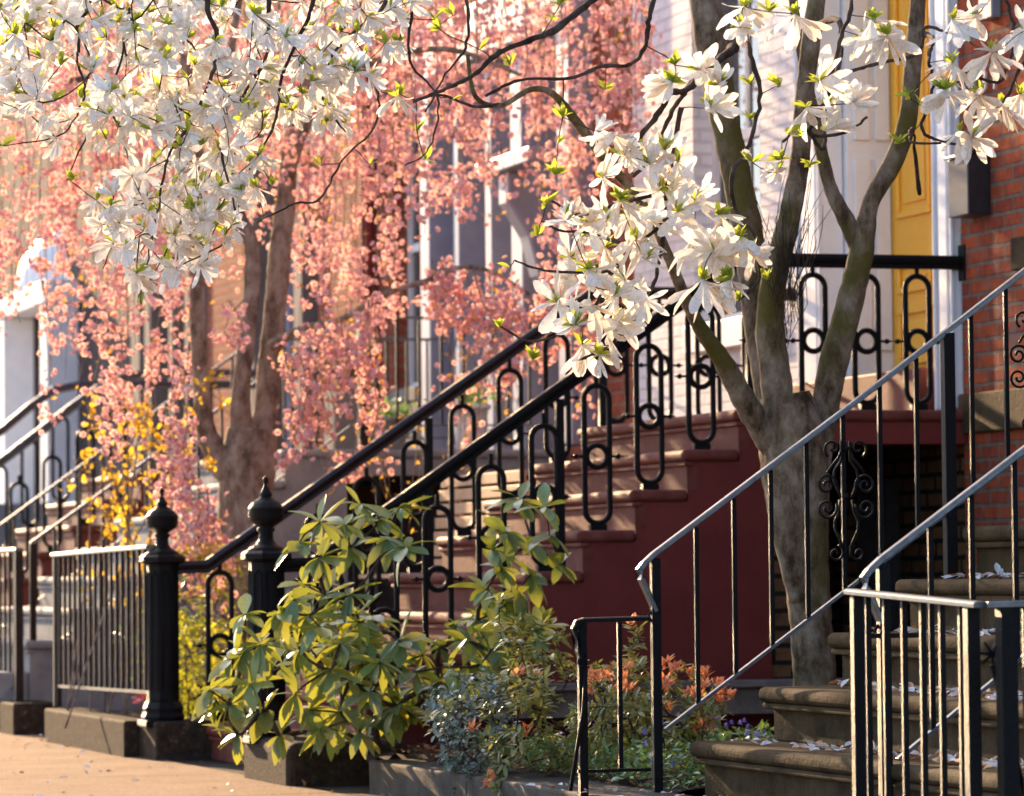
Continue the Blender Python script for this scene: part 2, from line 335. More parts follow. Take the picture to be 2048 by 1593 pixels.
def window(parent, y0, y1, z0, z1, frame='white_paint', sill='white_paint', x=XF, back='shade_curtain', bars=1, sill_h=.11, rec=.12):
    mb = MB(); t = .055; xi = x+rec
    mb.box(xi, xi+.06, y0+.002, y0+t, z0+.002, z1-.002).box(xi, xi+.06, y1-t, y1-.002, z0+.002, z1-.002)
    mb.box(xi+.002, xi+.058, y0+t, y1-t, z0+.002, z0+t).box(xi+.002, xi+.058, y0+t, y1-t, z1-t, z1-.002)
    zm = (z0+z1)/2; mb.box(xi+.004, xi+.07, y0+t, y1-t, zm-.03, zm+.03)
    if bars:
        for k in range(1, bars+1):
            ym = y0+(y1-y0)*k/(bars+1); mb.box(xi+.01, xi+.05, ym-.013, ym+.013, z0+t, zm-.03).box(xi+.01, xi+.05, ym-.013, ym+.013, zm+.03, z1-t)
    w_ = mb.build('window', frame, parent)
    MB().box(xi+.03, xi+.034, y0+t, y1-t, z0+t, zm-.03).box(xi+.03, xi+.034, y0+t, y1-t, zm+.03, z1-t).build('pane', 'glass', w_)
    MB().box(xi+.16, xi+.17, y0+.01, y1-.01, z0+.01, z1-.01).build('blind', back, w_)
    MB().box(x-.06, x+.14, y0-.06, y1+.06, z0-sill_h, z0-.002).build('sill', sill, w_, .008)
    return w_

# the white painted house with the yellow door
hA = thing('row_house', 'white painted brick house with a yellow front door and white door surround', 'house', (XF, 21, 0), 'terraced houses along the street')
W1 = (21.28, 22.40, 2.42, 4.6); DR = (18.78, 20.62, 1.75, 4.9)
facade(hA, 'wall', 'white_brick', 18.46, 23.5, 1.66, 9.6, [(18.47, 20.62, 1.75, 4.9), W1, (21.28, 22.40, 6.0, 8.2), (18.9, 20.1, 6.0, 8.2)])
facade(hA, 'basement_wall', 'brown_brick', 18.46, 23.5, -.2, 1.655, [(19.35, 20.15, .0, 1.45)], x=XF+.02)
roof(hA, 18.46, 23.5, 9.6)
window(hA, *W1, sill_h=.17); window(hA, 21.28, 22.4, 6.0, 8.2); window(hA, 18.9, 20.1, 6.0, 8.2)
bd = MB().box(XF+.10, XF+.14, 19.36, 20.14, .02, 1.44).build('basement_door', 'grey_metal', hA, .004)
# door surround: pilasters, reveals with panels, entablature, threshold
ds = MB()
for ya, yb in ((18.475, 18.71), (20.27, 20.61)):
    MB().box(XF-.03, XF+.10, ya, yb, 1.76, 4.7).box(XF-.045, XF-.029, ya+.06, yb-.07, 1.92, 4.6).box(XF-.05, XF-.028, ya-.006, ya+.022, 1.76, 4.7).box(XF-.05, XF-.028, yb-.022, yb+.0, 1.76, 4.7).build('pilaster', 'white_paint', hA, .008)
MB().box(XF-.12, XF+.2, 18.48, 20.61, 4.702, 4.89).build('door_head', 'white_paint', hA, .008)
rv = MB(); rv.box(XF+.105, XF+.38, 20.22, 20.32, 1.99, 4.69)
for za, zb in ((2.15, 3.2), (3.3, 4.5)): rv.box(XF+.14, XF+.235, 20.198, 20.218, za, zb).box(XF+.265, XF+.35, 20.198, 20.218, za, zb)
rv.build('door_reveal', 'white_paint', hA, .006); MB().box(XF+.105, XF+.38, 18.66, 18.71, 1.99, 4.69).build('door_reveal', 'white_paint', hA, .006)
MB().box(XF-.10, XF+.62, 18.79, 20.63, 1.752, 1.985).build('threshold', 'maroon_step', hA, .012)
d = MB(); dx = XF+.36
d.box(dx, dx+.05, 18.72, 20.215, 1.99, 4.69)
for z0, z1 in ((2.06, 2.37), (2.45, 2.62), (2.86, 4.3)):
    for ya, yb in ((18.95, 19.42), (19.66, 20.11)):
        d.box(dx-.022, dx-.001, ya, yb, z1-.035, z1).box(dx-.022, dx-.001, ya, yb, z0, z0+.035)
        d.box(dx-.020, dx-.001, ya, ya+.03, z0+.036, z1-.036).box(dx-.020, dx-.001, yb-.03, yb, z0+.036, z1-.036)
        d.box(dx-.012, dx-.001, ya+.07, yb-.07, z0+.075, z1-.075)
dd = d.build('front_door', 'yellow_paint', hA, .006)
MB().lathe([(.012, 0), (.03, .01), (.034, .03), (.02, .05)], (0, 0, 0), 14).build('door_knob', 'numeral', dd).matrix_local = Matrix.Translation(Vector((dx-.001, 18.93, 2.79))-hA.location) @ Matrix.Rotation(R(-90), 4, 'Y')

# the near red brick house
hB = thing('row_house', 'red brick house with brownstone bands beside the yellow door', 'house', (XF, 15, 0), 'terraced houses along the street')
facade(hB, 'wall', 'red_brick', 12.4, 18.455, -.2, 9.6, [(14.2, 15.6, 2.45, 4.4), (16.4, 17.35, 2.55, 4.4), (14.2, 15.6, 6, 8), (16.2, 17.3, 6, 8)])
roof(hB, 12.4, 18.455, 9.6)
for a in ((14.2, 15.6, 2.45, 4.4), (16.4, 17.35, 2.55, 4.4), (14.2, 15.6, 6, 8), (16.2, 17.3, 6, 8)): window(hB, *a, sill='brownstone', sill_h=.15)
bb = MB()
for y0, y1 in ((17.55, 18.452), (16.4, 17.547), (15.3, 16.397), (13.9, 15.297)): bb.box(XF-.035, XF+.1, y0, y1, 1.63, 1.83)
bb.build('stone_band', 'brownstone', hB, .01)
MB().box(XF-.03, XF+.1, 17.36, 17.80, 2.40, 2.56).build('stone_block', 'brownstone', hB, .008)
# house number
t = thing('house_number', 'pale metal house number 131 on the red brick beside the door', 'house number', (XF-.012, 18.1, 3.36))
for i, ch in enumerate('131'):
    c = bpy.data.curves.new('numeral', 'FONT'); c.body = ch; c.size = .155; c.extrude = .006; c.align_x = 'CENTER'
    o = bpy.data.objects.new('numeral', c); dg = bpy.context.evaluated_depsgraph_get()
    COL.objects.link(o); bpy.context.view_layer.update(); me = bpy.data.meshes.new_from_object(o.evaluated_get(bpy.context.evaluated_depsgraph_get())); bpy.data.objects.remove(o)
    me.materials.clear(); me.materials.append(MT['numeral']); o = bpy.data.objects.new('numeral', me); COL.objects.link(o); o.parent = t
    o.matrix_local = Matrix.Translation((-.008, .13-.13*i, -.05)) @ Matrix(((0, 0, -1, 0), (-1, 0, 0, 0), (0, 1, 0, 0), (0, 0, 0, 1)))
# letter box and intercom
t = thing('mailbox', 'black wall mailbox with a sloping lid mounted on the red brick', 'mailbox', (XF, 18.25, 2.7))
MB().prism([(XF-.125, 2.70), (XF-.002, 2.70), (XF-.002, 3.03), (XF-.125, 2.99)], 18.08, 18.32).build('box', 'mailbox', t, .006)
MB().prism([(XF-.142, 2.988), (XF-.002, 3.034), (XF-.002, 3.05), (XF-.142, 3.004)], 18.065, 18.335).build('lid', 'mailbox', t, .004)
t = thing('intercom', 'small grey intercom box high on the red brick wall', 'intercom', (XF, 18.0, 3.7))
MB().box(XF-.055, XF-.001, 17.92, 18.08, 3.655, 3.90).build('housing', 'grey_metal', t, .008)
MB().lathe([(.018, 0), (.018, .006), (.012, .008)], (0, 0, 0), 12).build('button', 'iron', t).matrix_local = Matrix.Translation((-.0555, 0, .0)) @ Matrix.Rotation(R(-90), 4, 'Y')

# ------------------------------------------------------------------ stoops
def stoop(label, x0, z0, n, run, rise, yn, yf, side, step, group, xopen=None, th=.17, xf=XF, over=.035):
    t = thing('stoop', label, 'stoop', (x0, (yn+yf)/2, 0), group); zl = z0+n*rise; xl = x0+n*run
    poly = [(x0+over, 0)]
    for k in range(n+1):
        poly += [(x0+over+k*run, z0+k*rise-.055), (x0+over+min(k+1, n+.0)*run if k < n else x0+over+k*run, z0+k*rise-.055)]
    poly = poly[:-1]; xe = xf-.003
    if xopen: poly += [(xe, zl-.055), (xe, zl-th), (xopen, zl-th), (xopen, 0)]
    else: poly += [(xe, zl-.055), (xe, 0)]
    pp = []
    for p in poly:
        if not pp or (abs(p[0]-pp[-1][0]) > 1e-6 or abs(p[1]-pp[-1][1]) > 1e-6): pp.append(p)
    MB().prism(pp[::-1], yn+.03, yf-.03).build('side_wall', side, t, .004)
    if xopen: MB().box(xopen+.002, xe, yf-.20, yf-.035, 0, zl-th-.002).build('added_far_wall', side, t)  # wall added to keep light out from under the landing
    if xopen and side == 'maroon': MB().box(xopen+.003, xopen+.30, yn+.06, yn+.30, 0, zl-th-.003).build('brick_pier', 'brown_brick', t)
    for k in range(n+1):
        a = x0+k*run; zt = z0+k*rise; b = a+run+over-.004 if k < n else xe-.001
        tr = MB().box(a, b, yn, yf, zt-.058, zt).build('tread', step, t, .026, 5)
        MB().box(a+.014, a+.06, yn+.012, yf-.012, zt-.082, zt-.0585).build('moulding', step, tr, .008)
        zb = zt-rise+.001 if k else 0
        MB().box(a+over-.004, a+over+.05, yn+.028, yf-.028, zb, zt-.083).build('riser', step, t)
    return t
stA = stoop('maroon painted stoop rising to the yellow door', 4.666, .181, 8, .27, .196, 18.376, 20.87, 'maroon', 'maroon_step', 'front stoops of the houses', xopen=7.02)
stB = stoop('brownstone stoop nearest the camera with white petals on its steps', 4.972, .332, 8, .275, .1955, 10.5, 13.92, 'brownstone', 'brownstone', 'front stoops of the houses', over=.06)
stC = stoop('pale grey stone stoop behind the cherry tree', 4.50, .567, 6, .276, .20, 24.9, 27.6, 'greystone', 'greystone', 'front stoops of the houses', xopen=6.6)
MB().box(4.30, 4.534, 24.95, 27.55, 0, .371).build('bottom_step', 'greystone', stC, .02, 3)
stD = stoop('far red stoop with black curved handrails at the left edge', 4.5, .361, 7, .255, .20, 30.0, 32.5, 'maroon', 'maroon_step', 'front stoops of the houses')

# ------------------------------------------------------------------ ornate railings of the maroon stoop
def oval_mesh(h, w=.128, r=.0145):
    mb = MB(); pts = []; a = w/2
    for i in range(13): th = math.pi*i/12; pts.append((a*math.cos(th), 0, h-a-.03+a*math.sin(th)))
    for i in range(13): th = math.pi*(1+i/12); pts.append((a*math.cos(th), 0, a+.035+a*math.sin(th)))
    mb.tube(pts, r, 10, closed=True); mb.box(-.042, .042, -.018, .018, .0, .03); mb.tube([(0, 0, h-.04), (0, 0, h+.03)], .012, 8); return mb
def ring_mesh(z, R_=.053, r=.0145):
    mb = MB(); pts = [(R_*math.cos(2*math.pi*i/24), 0, z+R_*math.sin(2*math.pi*i/24)) for i in range(24)]
    return mb.tube(pts, r, 10, closed=True)
def stud_mesh(z, sg, w=.128):
    mb = MB()
    for s_ in (sg,):
        x = s_*(w/2+.01); mb.tube([(x, 0, z), (x+s_*.03, 0, z)], .0065, 8)
        mb.add(*ball((x+s_*.035, 0, z), .014), True); mb.tube([(x+s_*.045, 0, z), (x+s_*.062, 0, z)], [.006, .003], 6)
    return mb
def ball(c, r, n=8):
    V, F_ = [], []
    for i in range(1, n):
        for j in range(n*2): a, b = math.pi*i/n, math.pi*j/n; V.append((c[0]+r*math.sin(a)*math.cos(b), c[1]+r*math.sin(a)*math.sin(b), c[2]+r*math.cos(a)))
    m_ = n*2
    for i in range(n-2):
        for j in range(m_): F_.append((i*m_+j, (i+1)*m_+j, (i+1)*m_+(j+1) % m_, i*m_+(j+1) % m_))
    V += [(c[0], c[1], c[2]+r), (c[0], c[1], c[2]-r)]; T_ = len(V)-2
    for j in range(m_): F_ += [(T_, j, (j+1) % m_), (T_+1, (n-2)*m_+(j+1) % m_, (n-2)*m_+j)]
    return V, F_
MESH = {}
def shared(key, mb, mat):
    if key not in MESH:
        me = bpy.data.meshes.new(key); me.from_pydata([tuple(v) for v in mb().v], [], mb().f); q = mb()
        me.polygons.foreach_set('use_smooth', q.sm); me.materials.append(MT[mat]); MESH[key] = me
    return MESH[key]
RAILP = [(-.030, .034), (.030, .034), (.037, .014), (.030, -.004), (.020, -.012), (.020, -.034), (-.020, -.034), (-.020, -.012), (-.030, -.004), (-.037, .014)]
def newel(parent, x, y, zb, s=1.0):
    ZS = .948; sq = lambda q: setattr(q, 'v', [(v[0], v[1], zb+(v[2]-zb)*ZS) for v in q.v])
    mb = MB()
    mb.box(x-.115*s, x+.115*s, y-.115*s, y+.115*s, zb, zb+.035)
    mb.lathe([(.112*s, .035), (.118*s, .055), (.105*s, .08), (.112*s, .10), (.10*s, .125), (.092*s, .14)], (x, y, zb), 8, True)
    mb.lathe([(.088*s, .14), (.085*s, .90)], (x, y, zb), 8, True)
    sq(mb); o = mb.build('newel_post', 'iron', parent, .004)
    fl = MB()
    for j in range(8):
        a = 2*math.pi*j/8+math.pi/8*2; r = .084*s*math.cos(math.pi/8)+.003
        cx, cy = x+r*math.cos(a), y+r*math.sin(a); tx, ty = -math.sin(a), math.cos(a)
        for q in (-.02, .02): fl.tube([(cx+tx*q, cy+ty*q, zb+.2), (cx+tx*q, cy+ty*q, zb+.84)], .0035, 5)
        fl.tube([(cx-tx*.02, cy-ty*.02, zb+.84), (cx, cy, zb+.86), (cx+tx*.02, cy+ty*.02, zb+.84)], .0035, 5)
    sq(fl); fl.build('fluting', 'iron', o)
    c = MB().lathe([(.09*s, .90), (.122*s, .915), (.122*s, .94), (.105*s, .955)], (x, y, zb), 8, True)
    c.lathe([(.095, .955), (.075, .975), (.05, .99), (.036, 1.01), (.033, 1.045), (.046, 1.06), (.034, 1.075), (.05, 1.085), (.078, 1.105), (.086, 1.13), (.084, 1.16), (.087, 1.163), (.084, 1.17),
             (.068, 1.195), (.04, 1.215), (.026, 1.225), (.032, 1.235), (.024, 1.25), (.012, 1.275), (.006, 1.285), (.013, 1.30), (.013, 1.315), (.002, 1.33)], (x, y, zb), 24)
    sq(c); c.build('finial', 'iron', o)
def ornate(label, y, xn, pts, ovals, zb, mat='iron', group='ornate iron railings of the maroon stoop', posts=(), nz=.17):
    t = thing('stoop_railing', label, 'railing', (xn, y, 0), group)
    MB().sweep([(x, y, z) for x, z in pts], RAILP).build('handrail', mat, t, .004)
    MB().box(pts[-1][0]-.004, pts[-1][0]+.03, y-.05, y+.05, pts[-1][1]-.09, pts[-1][1]+.09).build('wall_plate', 'iron', t, .004) if pts[-1][0] > XF-.1 else None
    for x, z0_, h in ovals:
        key = 'oval_baluster_%.2f' % h
        o = bpy.data.objects.new('oval_baluster', shared(key, lambda: oval_mesh(h), 'iron')); COL.objects.link(o); o.parent = t; o.location = Vector((x, y, z0_))-t.location
        zr = h*.49
        for nm, ky, fn in (('ring', 'r', ring_mesh), ('stud', 'a', lambda z: stud_mesh(z, -1)), ('stud', 'b', lambda z: stud_mesh(z, 1))):
            q = bpy.data.objects.new(nm, shared(nm+ky+'%.2f' % h, lambda: fn(zr), 'iron')); COL.objects.link(q); q.parent = o
    for px_, z0_, z1_ in posts: MB().box(px_-.02, px_+.02, y-.02, y+.02, z0_, z1_).build('post', 'iron', t, .004)
    if nz: newel(t, xn, y, nz)
    return t
zN = lambda x: 0
def slope_pts(dz=0): return [(4.56, 1.005), (4.72, 1.01), (6.90, 2.49+dz), (8.075, 2.49+dz)]
ov = []
for k in range(1, 8):
    xk = 4.666+k*.27+.125; zk = .181+k*.196; ov.append((xk, zk, .735 if k > 1 else .735))
land = [(7.02-.0, 1.75, .70), (7.277, 1.75, .70), (7.56, 1.75, .70), (7.835, 1.75, .70)]
ovl = [(4.79, .19, .82)]
ornate('black iron railing with oval balusters on the near side of the maroon stoop', 18.45, 4.485, slope_pts(), ovl+ov+land, .17, posts=[(6.94, 1.75, 2.46), (5.95, .96, 1.8)])
ornate('black iron railing with oval balusters on the far side of the maroon stoop', 20.75, 4.48, slope_pts(), ovl+ov+land, .17, 'red_rail', posts=[(6.94, 1.75, 2.46), (5.95, .96, 1.8)])

# far stoop's curved heavy rails
def curved(label, y, pts, n):
    t = thing('stoop_railing', label, 'railing', (4.5, y, 0), 'heavy curved railings of the far red stoop')
    MB().sweep([(x, y, z) for x, z in pts], RAILP).build('handrail', 'silver', t)
    for k in range(n):
        x = 4.5+.255*k+.12; z = .361+.2*k
        o = bpy.data.objects.new('oval_baluster', shared('oval_baluster_0.75', lambda: oval_mesh(.75), 'iron')); COL.objects.link(o); o.parent = t; o.location = Vector((x, y, z))-t.location
    return t
curved('heavy dark curved handrail on the near side of the far red stoop', 30.05, [(4.6, 1.35), (5.233, 1.83), (5.8, 2.26), (6.0, 2.40), (6.2, 2.49), (6.45, 2.52), (8.0, 2.52)], 7)
curved('heavy dark curved handrail on the far side of the far red stoop', 32.4, [(4.6, 1.35), (5.67, 2.17), (5.9, 2.36), (6.1, 2.50), (6.35, 2.55), (8.0, 2.55)], 7)

# ------------------------------------------------------------------ thin iron railings
FLAT = [(-.022, .008), (-.014, .013), (.014, .013), (.022, .008), (.022, -.005), (-.022, -.005)]
SQ = lambda a: [(-a, a), (a, a), (a, -a), (-a, -a)]
def scroll(c, r, turns, start, sgn):
    pts = []
    n = int(18*turns)
    for i in range(n+1):
        th = start+sgn*2*math.pi*turns*i/n; rr = r*(1-.82*i/n); pts.append((c[0]+rr*math.cos(th), c[1], c[2]+rr*math.sin(th)))
    return pts
def scroll_panel(parent, x, y, z0, z1):
    mb = MB(); H = z1-z0; r = .042; B_ = .0052
    for s_ in (-1, 1):
        def P(u, v): return (x+s_*u, y-.012, z0+v*H)
        # top curl, S to upper inner scroll
        mb.tube(scroll(P(.052, .92), .036, 1.1, R(-60) if s_ > 0 else R(240), 1 if s_ > 0 else -1), B_, 6)
        mb.tube([P(.018, .90), P(.030, .84), P(.055, .78), P(.075, .72)], B_, 6)
        mb.tube([P(.018, .98), P(.016, .90), P(.018, .82), P(.045, .74), P(.05, .66), P(.03, .56), P(.022, .52)], B_, 6)
        mb.tube(scroll(P(.078, .62), r, 1.6, R(200) if s_ > 0 else R(-20), -1 if s_ > 0 else 1), B_, 6)
        mb.tube(scroll(P(.078, .43), r, 1.6, R(160) if s_ > 0 else R(20), 1 if s_ > 0 else -1), B_, 6)
        mb.tube([P(.025, .50), P(.03, .40), P(.048, .32), P(.045, .25), P(.025, .16), P(.015, .10)], B_, 6)
        mb.tube(scroll(P(.045, .06), .034, 1.2, R(110) if s_ > 0 else R(70), 1 if s_ > 0 else -1), B_, 6)
    mb.add(*ball((x, y-.012, z0+.92*H), .013), True); mb.add(*ball((x, y-.012, z0+.53*H), .011), True)
    mb.build('scrollwork', 'iron', parent)
def thin_rail(label, y, top, bot, bars, posts, group, mat='iron', topmat='silver', curl=True, w=.0085, name='stoop_railing', scr=None, side=Vector((0, 1, 0))):
    t = thing(name, label, 'railing', (top[0][0], y, 0), group)
    pts = [(x, y, z) for x, z in top]
    if curl:
        x0, z0 = top[0]; pts = [(x0+.05, y, z0-.165), (x0+.03, y, z0-.12), (x0-.005, y, z0-.045), (x0-.008, y, z0-.012), (x0+.012, y, z0+.012), (x0+.05, y, z0+.045)] + pts[1:]
    MB().sweep(pts, FLAT, smooth=False).build('handrail', topmat, t, .002)
    if curl: mb = MB(); mb.tube(scroll((x0+.045, y, z0-.185), .022, 1.2, R(80), 1), .006, 6); mb.build('rail_end', 'iron', t)
    if bot: MB().sweep([(x, y, z) for x, z in bot], [(-.012, .006), (.012, .006), (.012, -.006), (-.012, -.006)]).build('bottom_rail', topmat, t, .001)
    def zt(x, P):
        for (xa, za), (xb, zb) in zip(P, P[1:]):
            if xa <= x <= xb: return za+(zb-za)*(x-xa)/(xb-xa)
        return P[-1][1] if x > P[-1][0] else P[0][1]
    for x in bars: MB().box(x-w, x+w, y-w, y+w, zt(x, bot), zt(x, top)-.006).build('bar', mat, t, .0015)
    for x, z0, hw in posts: MB().box(x-hw, x+hw, y-hw, y+hw, z0, zt(x, top)-.004).build('post', mat, t, .003)
    if scr: scroll_panel(t, *scr)
    return t
def ax(px, py, y): v = at(px, py, Y=y); return (v.x, v.z)
Y2 = 13.975
top = [ax(1283, 1135, Y2), ax(1700, 815, Y2), ax(2048, 545, Y2), (7.1, 2.60)]
bot = [ax(1330, 1460, Y2), ax(2048, 907, Y2), (7.1, 1.95)]
bars = [ax(p, 900, Y2)[0] for p in (1390, 1466, 1540, 1612, 1686, 1760, 1834, 1945, 2015, 2085)]+[6.6, 6.74, 6.88]
t = thin_rail('black railing with silver handrail on the far side of the brownstone stoop', Y2, top, bot, bars, [(ax(1312, 1300, Y2)[0], .13, .017), (ax(1898, 900, Y2)[0], .90, .022), (7.05, 1.9, .017)], 'thin iron railings of the brownstone stoop',
              scr=(ax(1690, 1000, Y2)[0], Y2, ax(1690, 1122, Y2)[1], ax(1690, 878, Y2)[1]))
scroll_panel(t, ax(2072, 750, Y2)[0], Y2, ax(2072, 860, Y2)[1], ax(2072, 620, Y2)[1])
# short return panel towards the street, with its brace
t = thing('fence_panel', 'short low black iron panel at the garden edge beside the stone steps', 'fence', (4.7, Y2, .13), 'low black iron fence panels')
xa, za = ax(1152, 1243, Y2); xb, zb = ax(1308, 1239, Y2)
MB().sweep([(xa+.02, Y2, za-.15), (xa+.005, Y2, za-.11), (xa-.006, Y2, za-.03), (xa+.006, Y2, za-.006), (xa+.03, Y2, za), (xb-.019, Y2, zb)], FLAT).build('top_rail', 'iron', t, .002)
MB().box(xa+.0, xb-.019, Y2-.006, Y2+.006, .222, .234).build('bottom_rail', 'iron', t)
MB().box(ax(1166, 1500, Y2)[0]-.016, ax(1166, 1500, Y2)[0]+.016, Y2-.016, Y2+.016, .12, za-.006).build('post', 'iron', t, .003)
MB().box(ax(1240, 1400, Y2)[0]-.008, ax(1240, 1400, Y2)[0]+.008, Y2-.008, Y2+.008, .236, za-.006).build('bar', 'iron', t)
mb = MB(); mb.tube([ (xa+.03, Y2-.02, za-.17), (xa+.015, Y2-.03, .45), (xa-.045, Y2-.05, .16)], .008, 6); mb.tube(scroll((xa+.015, Y2-.02, za-.15), .018, 1.3, 0, 1), .006, 6); mb.build('brace', 'iron', t)
# near side rail of the brownstone stoop
Y3 = 12.0
top = [ax(1733, 1150, Y3), ax(2048, 902, Y3), (7.0, 2.42)]; bot = [ax(1795, 1520, Y3), ax(2048, 1312, Y3), (7.0, 1.78)]
bars = [ax(p, 1200, Y3)[0] for p in (1862, 1945, 2032)]+[5.60, 5.75, 5.90, 6.05, 6.2, 6.35, 6.5, 6.65, 6.8]
thin_rail('black railing with silver handrail and curled end on the near side of the brownstone stoop', Y3, top, bot, bars, [(ax(1768, 1300, Y3)[0], .10, .019)], 'thin iron railings of the brownstone stoop')
# gate panel and post in the corner, nearest the camera
def street_panel(name, label, x0, y0, z0, x1, y1, z1, nb, posts, zb, group, topmat='silver', hw=.0085, bottom=True, rest=None, tilt=0, tl=None, tw=1.0):
    t = thing(name, label, 'fence', ((x0+x1)/2, (y0+y1)/2, 0), group)
    A, B_ = Vector((x0, y0, z0)), Vector((x1, y1, z1)); dv = (B_-A); side = Vector((-dv.y, dv.x, 0)).normalized()
    MB().sweep([A, B_], [(a*tw, b*tw) for a, b in FLAT], side=side).build('top_rail', topmat, t, .002)
    if bottom:
        lo = zb+(.10 if not tl else tl)
        MB().sweep([Vector((x0, y0, lo)), Vector((x1, y1, lo+tilt))], SQ(.009), side=side).build('bottom_rail', topmat if tl else 'iron', t)
    else: lo = zb
    for k in range(nb):
        f_ = (k+1)/(nb+1); p = A+dv*f_; MB().box(p.x-hw, p.x+hw, p.y-hw, p.y+hw, lo+.008+tilt*f_, p.z-.006).build('bar', 'iron' if not rest else rest, t, .0015)
    for f_, h_, zz in posts: p = A+dv*f_; MB().box(p.x-h_, p.x+h_, p.y-h_, p.y+h_, zz, p.z-.0055).build('post', 'iron' if not rest else rest, t, .003)
    return t
gA, gB = at(1700, 1186, X=4.5), at(1962, 1213, X=4.5)
tg = street_panel('gate', 'black iron gate panel standing open in front of the stone steps', *gA, *gB, 6, [(.055, .017, .1), (.93, .019, .0)], 0, 'low black iron fence panels')
tg['category'] = 'gate'
MB().box(gA.x+.02, gA.x+.20, gA.y-.075, gA.y-.055, .75, .765).build('latch', 'iron', tg)
p2 = Vector((5.02, 10.02, .862))
tf = street_panel('fence_panel', 'black iron fence panel running out of the right edge of the view', gB.x+.012, gB.y-.012, gB.z, *p2, 4, [(.10, .024, 0), (.95, .02, 0)], 0, 'low black iron fence panels')
mb = MB(); q0, q1 = at(1985, 1330, X=4.55), at(2050, 1593, X=4.65); mb.tube([q0, q1], .009, 6)
for a in range(7): mb.tube([q0+Vector((0, 0, .03)), q0+Vector((.035*math.cos(a), .02, .03+.035*math.sin(a)))], [.008, .003], 5)
mb.build('brace', 'iron', tf)

fA, fB, fC = at(110, 1112, X=4.42), at(302, 1096, X=4.42), at(38, 1101, X=4.42)
# fences at the left, on their kerbs
street_panel('fence_panel', 'rusty brown iron fence panel with bright top rail left of the newel post', *fA, *fB, 17, [(.02, .022, .2), (.035, .012, .2)], .2, 'rusty iron fences on the kerb', topmat='silver', rest='iron_old', tl=.12, tilt=.03, tw=1.3)
street_panel('fence_panel', 'rusty brown iron fence panel cut off by the left edge', fC.x, fC.y+3.4, fC.z, *fC, 19, [(.995, .025, .0)], .15, 'rusty iron fences on the kerb', topmat='silver', rest='iron_old', tl=.12, tw=1.3)
def kerb(label, x0, x1, y0, y1, h, mat, cat='kerb', bev=.015, name='garden_kerb'):
    n = max(1, round((y1-y0)/1.6)); t = thing(name, label, cat, ((x0+x1)/2, (y0+y1)/2, 0), 'stone kerbs along the sidewalk')
    for k in range(n):
        a = y0+(y1-y0)*k/n; b = y0+(y1-y0)*(k+1)/n
        MB().box(x0, x1, a+.002, b-.002, -.1, h-rnd.uniform(0, .004)).build('block', mat, t, bev, 3)
    return t
kerb('rough brown kerb under the rusty fence left of the newel post', 4.32, 4.55, 20.99, at(88, 1405, X=4.32).y, .195, 'darkstone')
kerb('rough brown kerb stub at the far left edge', 4.32, 4.60, at(85, 1390, X=4.5).y, 29.8, .195, 'darkstone')
t = thing('newel_base', 'dark stone block under the left newel post', 'stone block', (4.5, 20.78, 0), 'stone bases of the newel posts')
MB().box(4.40, 4.74, 20.56, 20.995, -.1, .20).build('block', 'darkstone', t, .02, 3)
t = thing('newel_base', 'rounded dark stone block under the rhododendron', 'stone block', (4.65, 18.1, 0), 'stone bases of the newel posts')
MB().box(4.40, 4.98, 17.70, 18.62, -.1, .20).build('block', 'darkstone', t, .055, 4)
kerb('smooth grey kerb wall in the foreground below the small shrubs', 4.60, 4.92, 11.0, 17.05, .145, 'kerbstone', bev=.012)

# grey stoop's thin rails
Y4 = 24.97
def zr(x, a, b): return a[1]+(b[1]-a[1])*(x-a[0])/(b[0]-a[0])
a, b = ax(62, 1088, Y4), ax(700, 632, Y4)
thin_rail('thin railing with pale handrail on the near side of the grey stoop', Y4, [a, b, (8.0, 2.595)], [ax(62, 1325, Y4), ax(700, 853, Y4), (8.0, 1.93)], [4.70+.155*k for k in range(12)]+[6.80+.15*k for k in range(8)], [(4.56, .0, .02), (6.72, 1.75, .028)], 'thin railings of the grey stoop', mat='iron_old', curl=False)
thin_rail('thin railing with pale handrail on the far side of the grey stoop', 27.4, [(4.5, 1.12), ax(373, 779, 27.4), (6.6, 2.62), (8.0, 2.63)], [(4.5, .42), (6.6, 1.92), (8.0, 1.93)], [4.72+.155*k for k in range(12)]+[6.80+.15*k for k in range(8)], [(4.56, .0, .02), (6.72, 1.75, .02)], 'thin railings of the grey stoop', mat='iron_old', curl=False)

# ------------------------------------------------------------------ the far houses
hC = thing('row_house', 'red brick house with grey lavender entrance between the cherry and the white house', 'house', (XF, 27, 0), 'terraced houses along the street')
holes = [(24.35, 27.95, 1.78, 4.9), (28.45, 29.2, 2.35, 4.5), (28.45, 29.5, 6, 8), (24.6, 25.7, 6, 8), (26.6, 27.6, 6, 8)]
facade(hC, 'wall', 'red_brick_far', 23.505, 29.6, 1.25, 9.6, holes, x=XF+.02); roof(hC, 23.505, 29.6, 9.6)
facade(hC, 'basement_wall', 'brownstone', 23.505, 29.6, -.2, 1.245, [], x=XF)
for h in holes[1:]: window(hC, *h, x=XF+.02, frame='white_paint', sill='tan', bars=0)
MB().box(XF-.10, XF+.05, 28.0, 29.58, 1.75, 2.22).build('stone_plinth', 'tan', hC, .01)
e = MB()
for y0, y1, pr_ in ((24.36, 24.62, .16), (25.45, 25.70, .14), (26.35, 26.5, .08), (27.15, 27.28, .08), (27.70, 27.94, .14)): e.box(XF-pr_+.02, XF+.2, y0, y1, 1.78, 4.5)
e.box(XF-.2, XF+.2, 24.355, 27.945, 4.505, 4.89).build('door_surround', 'lavender', hC, .01)
e2 = MB(); e2.box(XF+.21, XF+.26, 24.36, 27.94, 1.79, 4.5)
